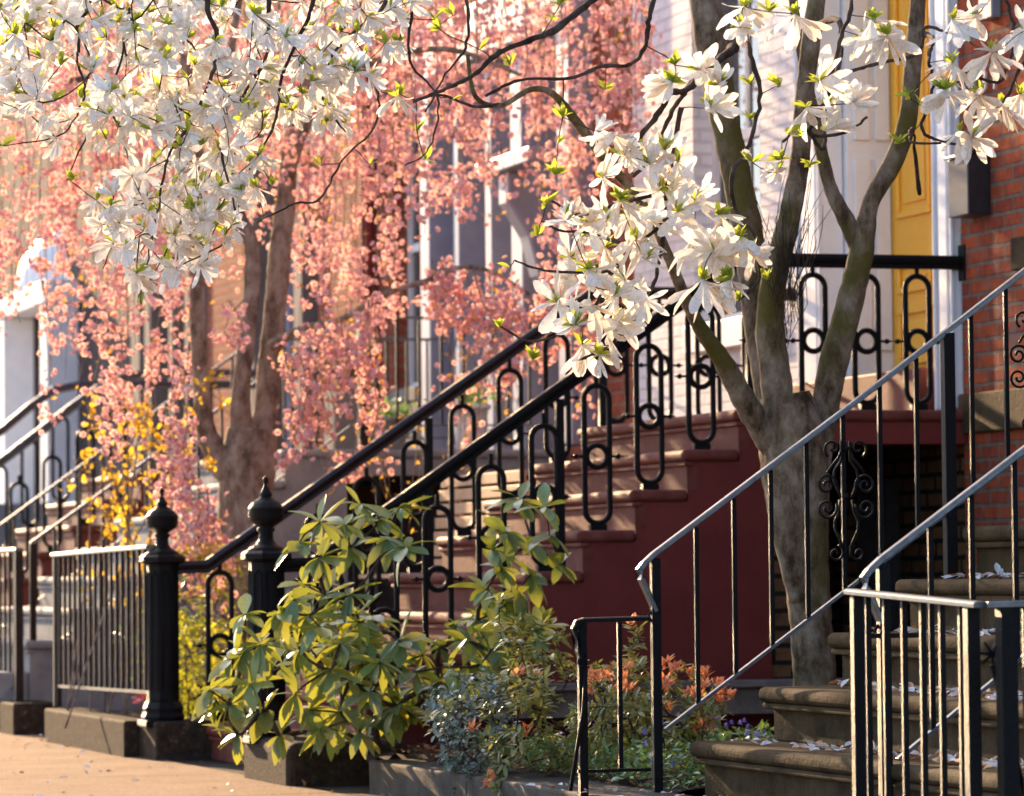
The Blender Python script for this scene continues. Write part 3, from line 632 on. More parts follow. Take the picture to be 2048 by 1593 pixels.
for y0, y1 in ((24.75, 25.35), (25.8, 26.25), (26.6, 27.05)): e2.box(XF+.18, XF+.208, y0, y1, 1.95, 2.6).box(XF+.18, XF+.208, y0, y1, 2.8, 4.2)
e2.build('double_door', 'lavender_dk', hC, .006)
MB().prism([(XF-.002, 2.78), (XF-.002, 3.60), (XF-.34, 3.60), (XF-.34, 3.40), (XF-.20, 3.18), (XF-.13, 2.92)], 25.05, 25.27).build('bracket', 'lavender', hC, .02)
MB().box(XF-.40, XF-.202, 24.4, 25.6, 3.602, 3.70).build('hood', 'lavender', hC, .01)
dp = MB(); dp.tube([(XF-.09, 28.05+2.0-.55, .2), (XF-.09, 29.5, 9.3)], .055, 12); dp.build('downpipe', 'maroon', hC)
hD = thing('row_house', 'shabby house with grey timber door surround and navy window far left', 'house', (XF, 34, 0), 'terraced houses along the street')
holes = [(31.4, 33.4, 1.80, 4.4), (35.6, 37.6, 2.2, 4.6), (31, 32, 6, 8), (34, 35, 6, 8)]
facade(hD, 'wall', 'brown_front', 29.605, 38.4, -.2, 9.6, holes); roof(hD, 29.605, 38.4, 9.6)
for y0, y1 in ((31.42, 31.7), (33.1, 33.38), (37.8, 38.2), (37.3, 37.58), (36.3, 36.5), (35.62, 35.8)): MB().box(XF-.13, XF+.2, y0, y1, 1.8, 4.4).build('door_jamb', 'tan', hD, .01)
MB().box(XF+.22, XF+.27, 31.42, 33.38, 1.81, 4.39).box(XF+.17, XF+.218, 31.9, 32.0, 1.81, 4.39).build('navy_door', 'navy', hD)
MB().box(XF+.12, XF+.17, 32.85, 32.98, 1.81, 4.39).build('door_frame', 'lavender', hD)
MB().box(XF+.22, XF+.27, 35.62, 37.58, 2.0, 4.59).build('double_door', 'dark_gap', hD)
for h in holes[2:]: window(hD, *h)
for a_, b_ in ((29.65, 31.2), (33.6, 35.2)): MB().box(XF-.05, XF-.001, a_, b_, 1.6, 6.0).build('brick_pier', 'red_brick_far', hD)
hE = thing('row_house', 'white columned entrance of the farthest house at the left edge', 'house', (XF, 44, 0), 'terraced houses along the street')
facade(hE, 'wall', 'brown_front', 38.405, 56, -.2, 9.6, [(41.9, 44.1, 1.9, 3.9)]); roof(hE, 38.405, 56, 9.6)
e = MB(); e.box(XF-.34, XF+.0-.002, 41.5, 41.9, 1.75, 3.85).box(XF-.34, XF-.002, 44.1, 44.5, 1.75, 3.85)
e.box(XF-.36, XF-.002, 41.45, 44.55, 3.86, 4.1); e.build('portico', 'white_paint', hE, .01)
MB().lathe([(1.35, 0), (1.28, .3), (1.05, .62), (.6, .9), (.02, 1.0)], (XF+.95, 43, 4.103), 28).build('rounded_hood', 'white_paint', hE, .01)
MB().box(XF+.2, XF+.25, 41.9, 44.1, 1.9, 3.9).build('front_door', 'white_paint', hE)
MB().box(XF-1.6, XF-.003, 41.2, 44.8, -.1, 1.74).build('landing', 'greystone', hE)

# ------------------------------------------------------------------ small garden furniture
t = thing('slatted_bench', 'pale wooden slatted bench seen through the iron balusters', 'bench', (6.9, 23.1, .5))
for k in range(7):
    z = 1.56-.085*k; MB().box(6.93-.014*k, 6.955-.014*k, 22.2, 23.9, z-.066, z).build('slat', 'slat', t, .004)
MB().box(6.38, 6.84, 22.2, 23.9, .935, .96).build('seat', 'slat', t, .004)
for y in (22.3, 23.8): MB().box(6.96, 7.0, y-.03, y+.03, .50, 1.5).box(6.42, 6.46, y-.03, y+.03, .50, .934).build('leg', 'slat', t, .004)
tag(MB().box(6.1, XF-.01, 21.95, 24.1, 0, .50).build('patio', 'darkstone'), kind='structure')
t = thing('timber_edging', 'weathered grey plank bench along the foot of the maroon stoop wall', 'plank', (6.2, 18.15, .1))
MB().box(4.95, 7.62, 18.06, 18.30, .395, .43).build('top_board', 'timber', t, .004)
MB().box(5.0, 7.6, 18.075, 18.10, .27, .392).build('front_board', 'timber', t, .004)
MB().box(5.0, 7.6, 18.02, 18.055, .40, .412).build('edge_strip', 'timber', t, .003)
for x in (5.3, 6.3, 7.3): MB().box(x-.03, x+.03, 18.11, 18.28, .05, .393).build('leg', 'timber', t)
def potplant(label, x, y, z, r, h, mat, leaf, flo=None):
    t = thing('potted_plant', label, 'potted plant', (x, y, z), 'pots on the grey stoop landing')
    MB().lathe([(r*.7, 0), (r*.78, h*.5), (r*.95, h*.9), (r*1.08, h*.9), (r*1.08, h), (r*.9, h), (r*.85, h*.93)], (x, y, z), 18).build('pot', mat, t)
    n = 60; c = np.array([x, y, z+h+.04]); p = c+nrg.normal(scale=(r*.5, r*.5, .03), size=(n, 3)); tv, tf_ = leaf_tpl(.5)
    batch('foliage', leaf, tv, tf_, p, rand_rot(n), nrg.uniform(.04, .08, n), t)
    if flo: p = c+np.array([0, 0, .07])+nrg.normal(scale=(r*.4, r*.4, .02), size=(14, 3)); batch('flowers', flo, tv, tf_, p, rand_rot(14), np.full(14, .05), t)
potplant('brown pot with green leaves and yellow flowers on the landing ledge', 7.05, 26.6, 2.25, .10, .27, 'pot', 'vinca', 'yellowleaf')
MB_ = MB().box(6.92, 7.2, 26.45, 26.75, 1.75, 2.248).build('pedestal', 'tan'); tag(MB_, 'stone pedestal under the brown flower pot', 'pedestal')
potplant('grey lidded planter on the grey stoop landing', 6.95, 25.1, 1.76, .12, .22, 'greystone', 'vinca')
potplant('pale planter beside the lavender door', 7.45, 25.0, 1.76, .13, .30, 'white_paint', 'vinca')

# ------------------------------------------------------------------ trees
def smooth_path(P, n=6):
    """Catmull-Rom through points of (Vector, radius)"""
    out = []
    for i in range(len(P)-1):
        a, b, c, d = P[max(0, i-1)], P[i], P[i+1], P[min(len(P)-1, i+2)]
        for k in range(n):
            t = k/n; f_ = [(-t**3+2*t*t-t)/2, (3*t**3-5*t*t+2)/2, (-3*t**3+4*t*t+t)/2, (t**3-t*t)/2]
            out.append((a[0]*f_[0]+b[0]*f_[1]+c[0]*f_[2]+d[0]*f_[3], max(.001, b[1]+(c[1]-b[1])*t)))
    out.append(P[-1]); return out
def limb(mb, spec, seg=16, wob=.0, lump=.0, thin=1., fat=1.):
    """spec: (px, py, half width in pixels, Y)"""
    P = []
    for px, py, hw, y in spec:
        v = at(px, py, Y=y); P.append((v, fat*hw*(v-CAM).length/FPX))
    if thin < 1: P = [(v+Vector((rnd.gauss(0, .012), 0, rnd.gauss(0, .012))), r*thin) for v, r in P]
    S = smooth_path(P, 7); pts = [p for p, r in S]; rad = [r*(1+lump*(rnd.random()-.5)) for p, r in S]
    if wob: pts = [p+Vector((rnd.uniform(-wob, wob), rnd.uniform(-wob, wob), 0))*(1 if 0 < i < len(pts)-1 else 0) for i, p in enumerate(pts)]
    mb.tube(pts, rad, seg); return pts
def network(seeds, targets, jitter=.25, rmin=.0022, up=.35, seg=5, rmax=.014, maxd=2.0, gam=2.3):
    """join every target to the nearest wood already there, then thicken by what each twig carries"""
    pts = [Vector(s_) for s_ in seeds]; par = [-1]*len(pts); ns = len(pts)
    arr = np.array([list(p) for p in pts]); T = [Vector(t_) for t_ in targets]
    T.sort(key=lambda t_: np.min(np.linalg.norm(arr-np.array(t_), axis=1)))
    for t_ in T:
        a = np.array(t_); dlt = arr-a; dd_ = np.linalg.norm(dlt, axis=1) - up*np.clip(dlt[:, 2], -.2, .3)
        j = int(np.argmin(dd_)); pts.append(t_); par.append(j); arr = np.vstack([arr, a])
        L_ = (t_-pts[j]).length
        # put mid points on long spans so later twigs fork from them
        if L_ > .12:
            base = pts[j]; k = len(pts)-1; nmid = int(L_/.10); prev = j
            for q in range(1, nmid):
                f_ = q/nmid; mp_ = base.lerp(t_, f_)+Vector((rnd.gauss(0, 1), rnd.gauss(0, 1), rnd.gauss(0, 1)+ .6*math.sin(math.pi*f_)))*jitter*L_*.12
                pts.append(mp_); par.append(prev); prev = len(pts)-1; arr = np.vstack([arr, np.array(mp_)])
            par[k] = prev
    n = len(pts); load = [0]*n; kids = [[] for _ in range(n)]
    for i in range(n):
        if par[i] >= 0: kids[par[i]].append(i)
    order = []; st = list(range(ns))
    while st: i = st.pop(); order.append(i); st += kids[i]
    for i in reversed(order): load[i] = max(1, sum(load[k] for k in kids[i]))
    rad = lambda i: min(rmax, rmin*load[i]**(1/gam))
    mb = MB()
    # chains
    starts = [(i, k) for i in range(n) for k in kids[i] if i < ns or k != max(kids[i], key=lambda q: load[q])]
    for i, k in starts:
        ch = [pts[i], pts[k]]; rr = [rad(k), rad(k)]; c = k
        while kids[c]: c = max(kids[c], key=lambda q: load[q]); ch.append(pts[c]); rr.append(rad(c))
        S = smooth_path(list(zip(ch, rr)), 3); mb.tube([p+Vector((rnd.gauss(0, .0016), 0, rnd.gauss(0, .0016))) for p, r in S], [r*rnd.uniform(.8, 1.3) for p, r in S], seg)
    return mb, pts

# --- magnolia flowers
def flower_mesh(seed, kind):
    r_ = random.Random(seed); mb = MB(); n = r_.choice((10, 11, 12, 13, 14)) if kind != 'bud' else 6
    for i in range(n):
        az = 2*math.pi*i/n*(1.62 if kind != 'bud' else 1)+r_.uniform(-.25, .25)
        el = {'open': r_.uniform(.1, 1.15), 'droop': r_.uniform(.5, 1.3), 'cup': r_.uniform(.8, 1.3), 'bud': r_.uniform(1.2, 1.4)}[kind]
        Ln = r_.uniform(.44, .64)*(.8 if kind == 'bud' else 1); wd = Ln*r_.uniform(.20, .33); curl = r_.uniform(-.35, 1.0) if kind != 'bud' else -.5; tw = r_.uniform(-1.1, 1.1)
        V, F_ = [], []; m_ = 7; pos = Vector((0, 0, 0)); e_ = el; side = Vector((-math.sin(az), math.cos(az), 0))
        for k in range(m_+1):
            t_ = k/m_; wk = wd*.58*(.16+.84*min(1, t_/.58)**1.1 if t_ < .6 else math.sqrt(max(.03, 1-((t_-.6)/.415)**2)))*r_.uniform(.93, 1.07)
            dirv = Vector((math.cos(az)*math.cos(e_), math.sin(az)*math.cos(e_), math.sin(e_)))
            nrm = side.cross(dirv); sd_ = (side*math.cos(tw*t_)+nrm*math.sin(tw*t_))
            V += [pos-sd_*wk+nrm*wk*.42+Vector((r_.gauss(0, .004),)*3), pos, pos+sd_*wk+nrm*wk*.42+Vector((r_.gauss(0, .004),)*3)]
            pos = pos+dirv*Ln/m_; e_ -= curl*1.4/m_*(.4+t_)
        for k in range(m_):
            a = 3*k; F_ += [(a, a+1, a+4, a+3), (a+1, a+2, a+5, a+4)]
        mb.add(V, F_, True)
    me = bpy.data.meshes.new('blossom'); me.from_pydata([tuple(v) for v in mb.v], [], mb.f); me.polygons.foreach_set('use_smooth', mb.sm)
    me.materials.append(MT['petal']); return me
FM = {k: [flower_mesh(i*7+j, k) for i in range(4)] for j, k in enumerate(('open', 'droop', 'cup', 'bud'))}
def face(kind, dv):
    v = Vector(dv)
    if kind == 'droop': v = Vector((v.x*.5, v.y*.4, -1.0))
    elif v.z < -.1: v.z *= .5
    return v
def blossom_obj(parent, p, size, kind, dirv):
    o = bpy.data.objects.new('blossom', rnd.choice(FM[kind])); COL.objects.link(o); o.parent = parent
    dirv = face(kind, dirv); q = dirv.to_track_quat('Z', 'Y').to_matrix().to_4x4() @ Matrix.Rotation(rnd.uniform(0, 6.28), 4, 'Z')
    o.matrix_local = Matrix.Translation(Vector(p)-parent_loc(parent)) @ q @ Matrix.Scale(size, 4); return o
def inside(p, poly):
    x, y = p; c = False; j = len(poly)-1
    for i in range(len(poly)):
        if (poly[i][1] > y) != (poly[j][1] > y) and x < (poly[j][0]-poly[i][0])*(y-poly[i][1])/(poly[j][1]-poly[i][1])+poly[i][0]: c = not c
        j = i
    return c
def magnolia_leaves(t, nodes_, n, size=(.03, .055)):
    tv, tf_ = leaf_tpl(.42, .1, .3, 3); idx = [rnd.randrange(len(nodes_)) for _ in range(n)]
    P, D = [], []
    for i in idx:
        c = np.array(nodes_[i]); b = nrg.normal(size=3); b[2] = abs(b[2])+.5
        for q in range(rnd.choice((2, 3))): P.append(c); D.append(b+nrg.normal(scale=.5, size=3))
    batch('leaves', 'mag_leaf', tv, tf_, np.array(P), dir_rot(D, nrg.uniform(-1, 1, len(P))), nrg.uniform(size[0], size[1], len(P)), t, 'stuff')

YT = 15.3
mg = thing('magnolia_tree', 'white magnolia with grey mossy multi-stemmed trunk in front of the maroon stoop', 'tree', at(1628, 1400, Y=YT)*1.0, 'white magnolias')
mg.location.z = .12
tr = MB()
limb(tr, [(1632, 1520, 52, YT), (1630, 1370, 44, YT), (1622, 1250, 42, YT), (1612, 1140, 46, YT), (1600, 1040, 58, YT), (1590, 950, 68, YT), (1582, 860, 66, YT), (1570, 790, 50, YT)], 22, lump=.05)
limb(tr, [(1600, 1200, 28, YT-.03), (1575, 1080, 34, YT-.04), (1562, 980, 40, YT-.05), (1560, 880, 40, YT-.04), (1552, 760, 38, YT), (1540, 660, 36, YT), (1548, 560, 31, YT-.05), (1578, 440, 27, YT-.1), (1600, 320, 25, YT-.1), (1608, 200, 22, YT-.15), (1622, 80, 24, YT-.2), (1640, -70, 22, YT-.2), (1665, -400, 17, YT-.3), (1700, -800, 10, YT-.3)], 18, lump=.10, fat=.82)
limb(tr, [(1560, 900, 44, YT+.05), (1535, 760, 38, YT+.1), (1512, 620, 36, YT+.15), (1498, 480, 40, YT+.2), (1470, 340, 36, YT+.25), (1442, 200, 38, YT+.3), (1420, 70, 42, YT+.35), (1395, -90, 34, YT+.4), (1350, -450, 22, YT+.4), (1330, -800, 12, YT+.4)], 18, lump=.12, fat=.80)
limb(tr, [(1625, 960, 38, YT), (1645, 850, 34, YT), (1664, 740, 36, YT), (1696, 620, 34, YT), (1722, 510, 30, YT), (1742, 405, 21, YT-.05), (1786, 325, 24, YT-.05), (1815, 240, 23, YT-.1), (1826, 120, 21, YT-.1), (1836, 0, 19, YT-.1), (1850, -200, 16, YT-.1), (1900, -700, 9, YT-.2)], 18, lump=.10, fat=.82)
limb(tr, [(1722, 520, 20, YT), (1697, 450, 22, YT+.02), (1662, 380, 18, YT+.04), (1642, 300, 16, YT+.06), (1622, 200, 14, YT+.08), (1600, 90, 13, YT+.1), (1580, -60, 12, YT+.1), (1540, -500, 8, YT+.1)], 12, lump=.12, fat=.80)
lat = limb(tr, [(1570, 930, 30, YT), (1530, 870, 30, YT-.03), (1488, 800, 27, YT-.08), (1445, 722, 22, YT-.15), (1400, 655, 17, YT-.25), (1368, 590, 14, YT-.4), (1335, 510, 12, YT-.55), (1300, 430, 11, YT-.7), (1250, 365, 11, YT-.8), (1200, 305, 12, YT-.9), (1150, 240, 11, YT-.95), (1105, 188, 8, YT-1), (1060, 180, 6.5, YT-1), (1000, 212, 6, YT-1), (950, 192, 5.5, YT-1), (935, 110, 4.5, YT-1)], 12, lump=.14, fat=.88)
tr.build('trunk', 'bark', mg)
YB = 14.05
br = MB(); seeds = []
def twig(spec, keep=True):
    p = limb(br, spec, 8, .0045, .35, .78)
    if keep: seeds.extend(p[::3])
S2y = YT+.3
twig([(1445, 180, 20, YT+.1), (1400, 130, 12, YT-.3), (1370, 180, 7, YT-.8), (1345, 225, 6, YB), (1310, 300, 5.5, YB), (1270, 360, 5, YB)])
twig([(1470, 90, 14, YT), (1440, 120, 11, YT-.4), (1380, 180, 9, YT-.8), (1340, 190, 8, YB), (1290, 240, 7.5, YB), (1260, 290, 6, YB)])
twig([(1510, -80, 12, YT), (1495, 20, 8, YT-.5), (1500, 100, 7, YB), (1515, 200, 6, YB), (1500, 290, 6, YB), (1460, 350, 6, YB), (1470, 440, 5, YB), (1510, 480, 4, YB), (1520, 560, 3.5, YB), (1480, 600, 3, YB)])
twig([(1360, 225, 7, YB), (1335, 330, 6.5, YB), (1320, 420, 6, YB), (1318, 500, 5.5, YB), (1300, 580, 5, YB), (1270, 650, 4.5, YB), (1210, 690, 4, YB), (1150, 728, 3, YB)])
twig([(1330, 440, 5.5, YB), (1270, 500, 5, YB), (1220, 550, 5, YB), (1180, 620, 4.5, YB), (1120, 665, 3.5, YB), (1060, 683, 3, YB), (1005, 655, 2.5, YB)])
twig([(1300, 400, 5, YB-.1), (1230, 410, 4.5, YB-.1), (1160, 425, 4, YB-.1), (1105, 405, 3, YB-.1)])
twig([(1260, 500, 5, YB), (1180, 470, 4, YB), (1110, 462, 3, YB), (1080, 440, 2.5, YB)])
twig([(1225, 545, 4.5, YB), (1150, 530, 4, YB), (1090, 545, 3, YB), (1030, 535, 2.5, YB)])
twig([(1620, 60, 12, YT-.2), (1680, 40, 7, YT-.6), (1690, 120, 6, YB), (1660, 200, 5.5, YB), (1640, 300, 5, YB), (1600, 260, 4.5, YB), (1560, 290, 4, YB)])
twig([(1700, -120, 8, YT-.3), (1700, 0, 6, YB), (1672, 90, 5.5, YB), (1648, 190, 5, YB), (1630, 260, 4.5, YB), (1690, 265, 4, YB), (1735, 235, 3.5, YB)])
twig([(1640, 150, 5, YB), (1700, 155, 4.5, YB), (1770, 130, 4.5, YB), (1840, 100, 5, YB), (1852, 60, 4.5, YB), (1885, 55, 4, YB)])
twig([(1838, 60, 8, YT-.1), (1856, 80, 6, YT-.4), (1850, 120, 5, YB), (1870, 170, 4.5, YB), (1850, 250, 4, YB), (1890, 280, 3.5, YB), (1930, 290, 3, YB)])
twig([(1990, -60, 6, YB), (2020, 20, 5, YB), (2015, 90, 4.5, YB), (2000, 160, 4, YB), (1940, 155, 3.5, YB), (1900, 170, 3, YB)])
twig([(2090, 60, 5, YB), (2040, 130, 4.5, YB), (2010, 200, 4, YB), (1985, 220, 3, YB)])
twig([(1835, 400, 6, YT), (1822, 270, 4, YT-.4), (1830, 280, 3.5, YB), (1880, 290, 3, YB)], False)
# long bare limbs crossing above the cherry
twig([(1235, -40, 8, YB+.3), (1180, 20, 9, YB+.2), (1120, 62, 9, YB+.1), (1050, 85, 8, YB), (1000, 110, 7.5, YB), (950, 145, 6, YB), (880, 190, 5, YB), (830, 205, 4, YB)])
twig([(1325, -60, 7, YB+.2), (1312, 20, 6.5, YB+.1), (1298, 80, 6, YB+.1), (1265, 122, 5.5, YB), (1200, 140, 5, YB), (1130, 158, 4.5, YB), (1040, 165, 4, YB), (960, 190, 4, YB)])
twig([(1000, 210, 5, YT-1), (950, 215, 4, YB+.2), (880, 190, 3.5, YB+.2), (840, 210, 3, YB)])
TG = []
fl = []
def F(px, py, size, kind, y=None, d=None):
    yy = YB-rnd.uniform(-.1, .25) if y is None else y; p = at(px, py, Y=yy); dv = d or (rnd.gauss(0, .7), rnd.gauss(-.6, .5), rnd.gauss(0, .6))
    fl.append((p, size*(p-CAM).length/FPX, kind, dv)); TG.append(p)
for a in [(1120, 10, 110, 'cup'), (1345, 165, 100, 'cup'), (1400, 140, 110, 'cup'), (1440, 170, 90, 'cup'), (1420, 215, 110, 'open'), (1225, 265, 120, 'droop'), (1190, 262, 100, 'open'), (1285, 285, 110, 'droop'), (1250, 310, 90, 'open'),
          (1355, 325, 100, 'droop'), (1345, 375, 120, 'open'), (1300, 330, 100, 'open'), (1505, 325, 60, 'bud'), (1552, 345, 60, 'cup'), (1592, 30, 130, 'droop'), (1490, 15, 110, 'droop'), (1480, 55, 80, 'cup'),
          (1640, 165, 120, 'open'), (1612, 215, 110, 'droop'), (1650, 262, 110, 'cup'), (1705, 205, 90, 'cup'), (1745, 40, 130, 'droop'), (1775, 70, 120, 'droop'), (1730, 75, 90, 'open'),
          (1905, 40, 120, 'open'), (1952, 35, 120, 'cup'), (1935, 80, 80, 'bud'), (1905, 125, 110, 'droop'), (1890, 180, 110, 'droop'), (1985, 105, 120, 'open'), (2050, 60, 110, 'open'), (1960, 190, 120, 'droop'), (2005, 210, 130, 'droop'), (2040, 190, 110, 'droop'),
          (1945, 275, 120, 'open'), (1920, 265, 90, 'droop'), (1842, 212, 60, 'bud'), (1905, 160, 80, 'open'),
          (1205, 355, 100, 'open'), (1240, 400, 110, 'droop'), (1180, 448, 90, 'open'), (1300, 440, 120, 'droop'), (1355, 425, 110, 'open'), (1385, 480, 120, 'droop'), (1440, 430, 90, 'open'), (1482, 475, 110, 'droop'), (1450, 515, 120, 'open'),
          (1405, 560, 150, 'droop'), (1425, 505, 130, 'open'), (1210, 495, 90, 'open'), (1140, 515, 120, 'open'), (1175, 540, 110, 'droop'), (1250, 560, 110, 'open'), (1115, 605, 120, 'open'), (1185, 610, 120, 'droop'), (1212, 660, 130, 'open'),
          (1165, 690, 120, 'droop'), (1235, 640, 110, 'droop'), (1135, 440, 90, 'open'), (1330, 300, 90, 'open'), (1270, 480, 110, 'droop'), (1505, 505, 90, 'open'), (1320, 380, 120, 'open'), (1390, 400, 100, 'open'), (1290, 520, 90, 'open'), (1230, 590, 100, 'open'), (1150, 650, 90, 'open'), (1180, 570, 90, 'open'), (1460, 560, 90, 'droop'),
          (1215, 440, 90, 'open'), (1260, 430, 90, 'droop'), (1140, 560, 80, 'open'), (1290, 600, 90, 'open'), (1200, 710, 80, 'droop'), (1160, 475, 80, 'droop')]: F(*a)
extra = [at(x, y, Y=YB) for x, y in ((1000, 655), (1020, 535), (1095, 408), (1125, 235), (1210, 180), (1065, 720), (1350, 130), (1560, 320), (1620, 330), (1480, 600), (1535, 560), (1110, 350), (1075, 470), (850, 320), (905, 30), (960, 100), (800, 190), (1500, 170), (1560, 170), (1500, 240), (1820, 190), (1800, 285), (880, 60), (1020, 130))]
nb, npts = network(seeds, TG+extra, rmin=.0019, rmax=.009)
br.v, br.f, br.sm = br.v, br.f, br.sm
k0 = len(br.v); br.v += nb.v; br.f += [tuple(i+k0 for i in q) for q in nb.f]; br.sm += nb.sm
br.build('branches', 'bark_dark', mg)
for p, s_, k, dv in fl: blossom_obj(mg, p, s_*1.08, k, dv)
magnolia_leaves(mg, [p for p in npts[len(seeds):]], 380, (.035, .065))
# fine twiggy growth at the trunk
mb = MB()
for k in range(46):
    a = at(rnd.uniform(1540, 1600), rnd.uniform(520, 700), Y=YT-.12); c = a
    pts = [a]
    dv = Vector((rnd.uniform(-.3, .5), -.1, 1)).normalized()
    for q in range(5): c = c+dv*rnd.uniform(.04, .11); dv = (dv+Vector((rnd.gauss(0, .2), 0, rnd.gauss(0, .1)))).normalized(); pts.append(c)
    mb.tube(pts, [.0016]*5+[.0006], 4)
mb.build('fine_shoots', 'bark_dark', mg)

# --- the second magnolia, its trunk out of view to the left, hanging in from above
YL = 13.6
m2 = thing('magnolia_tree', 'white magnolia crown hanging in from above at the upper left', 'tree', (.2, 14.4, 0), 'white magnolias')
tr = MB()
T0 = Vector((.2, 14.4, 0)); P = [(T0, .17), (T0+Vector((.05, 0, 1.2)), .14), (T0+Vector((.2, -.1, 2.4)), .12), (T0+Vector((.9, -.3, 3.2)), .08), (T0+Vector((2.0, -.6, 3.55)), .05), (T0+Vector((3.3, -.8, 3.5)), .03)]
S = smooth_path(P, 7); tr.tube([p for p, r in S], [r for p, r in S], 16)
P2 = [(T0+Vector((.05, 0, 1.6)), .09), (T0+Vector((-.5, .3, 2.6)), .07), (T0+Vector((-1.1, .5, 3.6)), .04)]; S_ = smooth_path(P2, 6); tr.tube([p for p, r in S_], [r for p, r in S_], 12)
tr.build('trunk', 'bark', m2)
br = MB(); seeds = [p for p, r in S[22:]]
def tw2(spec): seeds.extend(limb(br, spec, 7, .005, .35, .55)[::3])
tw2([(60, -260, 12, YL), (180, -60, 10, YL), (160, 60, 7, YL), (150, 120, 5, YL), (165, 180, 4, YL), (120, 270, 3, YL), (20, 290, 2.5, YL)])
tw2([(420, -260, 14, YL), (410, -40, 11, YL), (430, 70, 9, YL), (420, 150, 8, YL), (390, 240, 6.5, YL), (340, 320, 5, YL), (330, 400, 4, YL), (300, 480, 3, YL), (282, 600, 2, YL)])
tw2([(500, -200, 12, YL), (520, 0, 9, YL), (520, 100, 7, YL), (480, 200, 6, YL), (430, 300, 5, YL), (460, 400, 4, YL), (470, 470, 3.5, YL), (350, 540, 3, YL)])
tw2([(640, -250, 12, YL), (640, -30, 9, YL), (600, 60, 7, YL), (560, 150, 6, YL), (540, 260, 5, YL), (500, 340, 3, YL)])
tw2([(760, -200, 10, YL), (780, -10, 8, YL), (720, 60, 6, YL), (660, 120, 5, YL), (640, 200, 4, YL), (680, 270, 3, YL)])
tw2([(820, -200, 9, YL), (830, 0, 7, YL), (828, 120, 5, YL), (870, 190, 4, YL), (860, 300, 3, YL), (800, 340, 2.5, YL)])
tw2([(940, -200, 9, YL), (938, -20, 7, YL), (936, 80, 5, YL), (880, 150, 4, YL), (850, 210, 3.5, YL)])
tw2([(250, 40, 5, YL), (240, 150, 4, YL), (200, 220, 3.5, YL), (140, 360, 2.5, YL)])
tw2([(746, 180, 4, YL), (744, 260, 4, YL), (700, 330, 4, YL), (640, 390, 4, YL), (590, 415, 3.5, YL), (520, 445, 3, YL)])
poly = [(-20, -20), (850, -20), (800, 110), (830, 215), (800, 235), (760, 160), (700, 170), (700, 280), (650, 270), (640, 200), (570, 260), (520, 330), (510, 420), (440, 500), (330, 590), (235, 520), (190, 470), (190, 400), (230, 350), (250, 300), (190, 270), (160, 220), (120, 290), (40, 270), (-20, 220)]
fl2 = []; n_ = 0
while n_ < 400:
    x, y = rnd.uniform(-20, 850), rnd.uniform(-20, 590)
    if not inside((x, y), poly): continue
    if math.sin(x*.021+1.3*math.sin(y*.013))+math.sin(y*.027+x*.008) < -.75 and rnd.random() < .8: continue
    if any((x-a[0])**2+(y-a[1])**2 < 17**2 for a in fl2): 
        if rnd.random() < .93: continue
    fl2.append((x, y)); n_ += 1
    if n_ > 300: break
info = []
for x, y in fl2:
    yy = YL+rnd.uniform(-.35, .55); p = at(x, y, Y=yy); info.append((p, rnd.uniform(50, 84)*(p-CAM).length/FPX, rnd.choice(('open', 'open', 'droop', 'droop', 'cup')), (rnd.gauss(0, .7), rnd.gauss(-.5, .5), rnd.gauss(-.1, .7))))
ext = [at(x, y, Y=YL) for x, y in ((5, 292), (100, 290), (140, 362), (205, 540), (282, 610), (120, 130), (520, 400), (545, 370), (740, 330), (745, 60), (680, 60), (730, 110), (870, 40), (905, 200), (640, 330))]
nb, npts = network(seeds, [i[0] for i in info]+ext, rmin=.0017, rmax=.010)
k0 = len(br.v); br.v += nb.v; br.f += [tuple(i+k0 for i in q) for q in nb.f]; br.sm += nb.sm
br.build('branches', 'bark_dark', m2)
info.sort(key=lambda i: (i[0]-CAM).length/i[1])
for p, s_, k, dv in info[:100]: blossom_obj(m2, p, s_*1.12, k, dv)
mb = MB()
for p, s_, k, dv in info[100:]:
    me = rnd.choice(FM[k]); M_ = Matrix.Translation(p) @ face(k, dv).to_track_quat('Z', 'Y').to_matrix().to_4x4() @ Matrix.Rotation(rnd.uniform(0, 6.28), 4, 'Z') @ Matrix.Scale(s_*1.12, 4)
    mb.add([M_ @ v.co for v in me.vertices], [tuple(f_.vertices) for f_ in me.polygons], True)
mb.build('blossoms', 'petal', m2)['kind'] = 'stuff'
magnolia_leaves(m2, [p for p in npts[len(seeds):]], 520, (.03, .06))

# --- weeping cherry
YC = 22.6
ch = thing('weeping_cherry', 'weeping cherry tree hung with pink blossom behind the maroon stoop', 'tree', (at(490, 1200, Y=YC).x, YC, .1))
tr = MB()
limb(tr, [(478, 1400, 62, YC), (478, 1220, 56, YC), (486, 1080, 52, YC), (490, 990, 54, YC), (498, 920, 58, YC), (505, 860, 50, YC)], 20, lump=.05)
limb(tr, [(480, 980, 36, YC), (440, 920, 30, YC), (412, 860, 24, YC), (402, 760, 20, YC), (396, 660, 19, YC), (395, 540, 18, YC), (400, 380, 16, YC+.1), (380, 180, 14, YC+.2), (330, -50, 12, YC+.3), (250, -200, 8, YC+.4)], 14, lump=.14, fat=.84)
limb(tr, [(500, 900, 38, YC), (482, 840, 26, YC-.05), (484, 760, 22, YC-.1), (496, 660, 20, YC-.1), (505, 540, 20, YC-.1), (500, 480, 18, YC-.1), (470, 400, 14, YC-.15), (450, 250, 12, YC-.2), (470, 50, 9, YC-.3), (520, -200, 7, YC-.3)], 14, lump=.14, fat=.84)
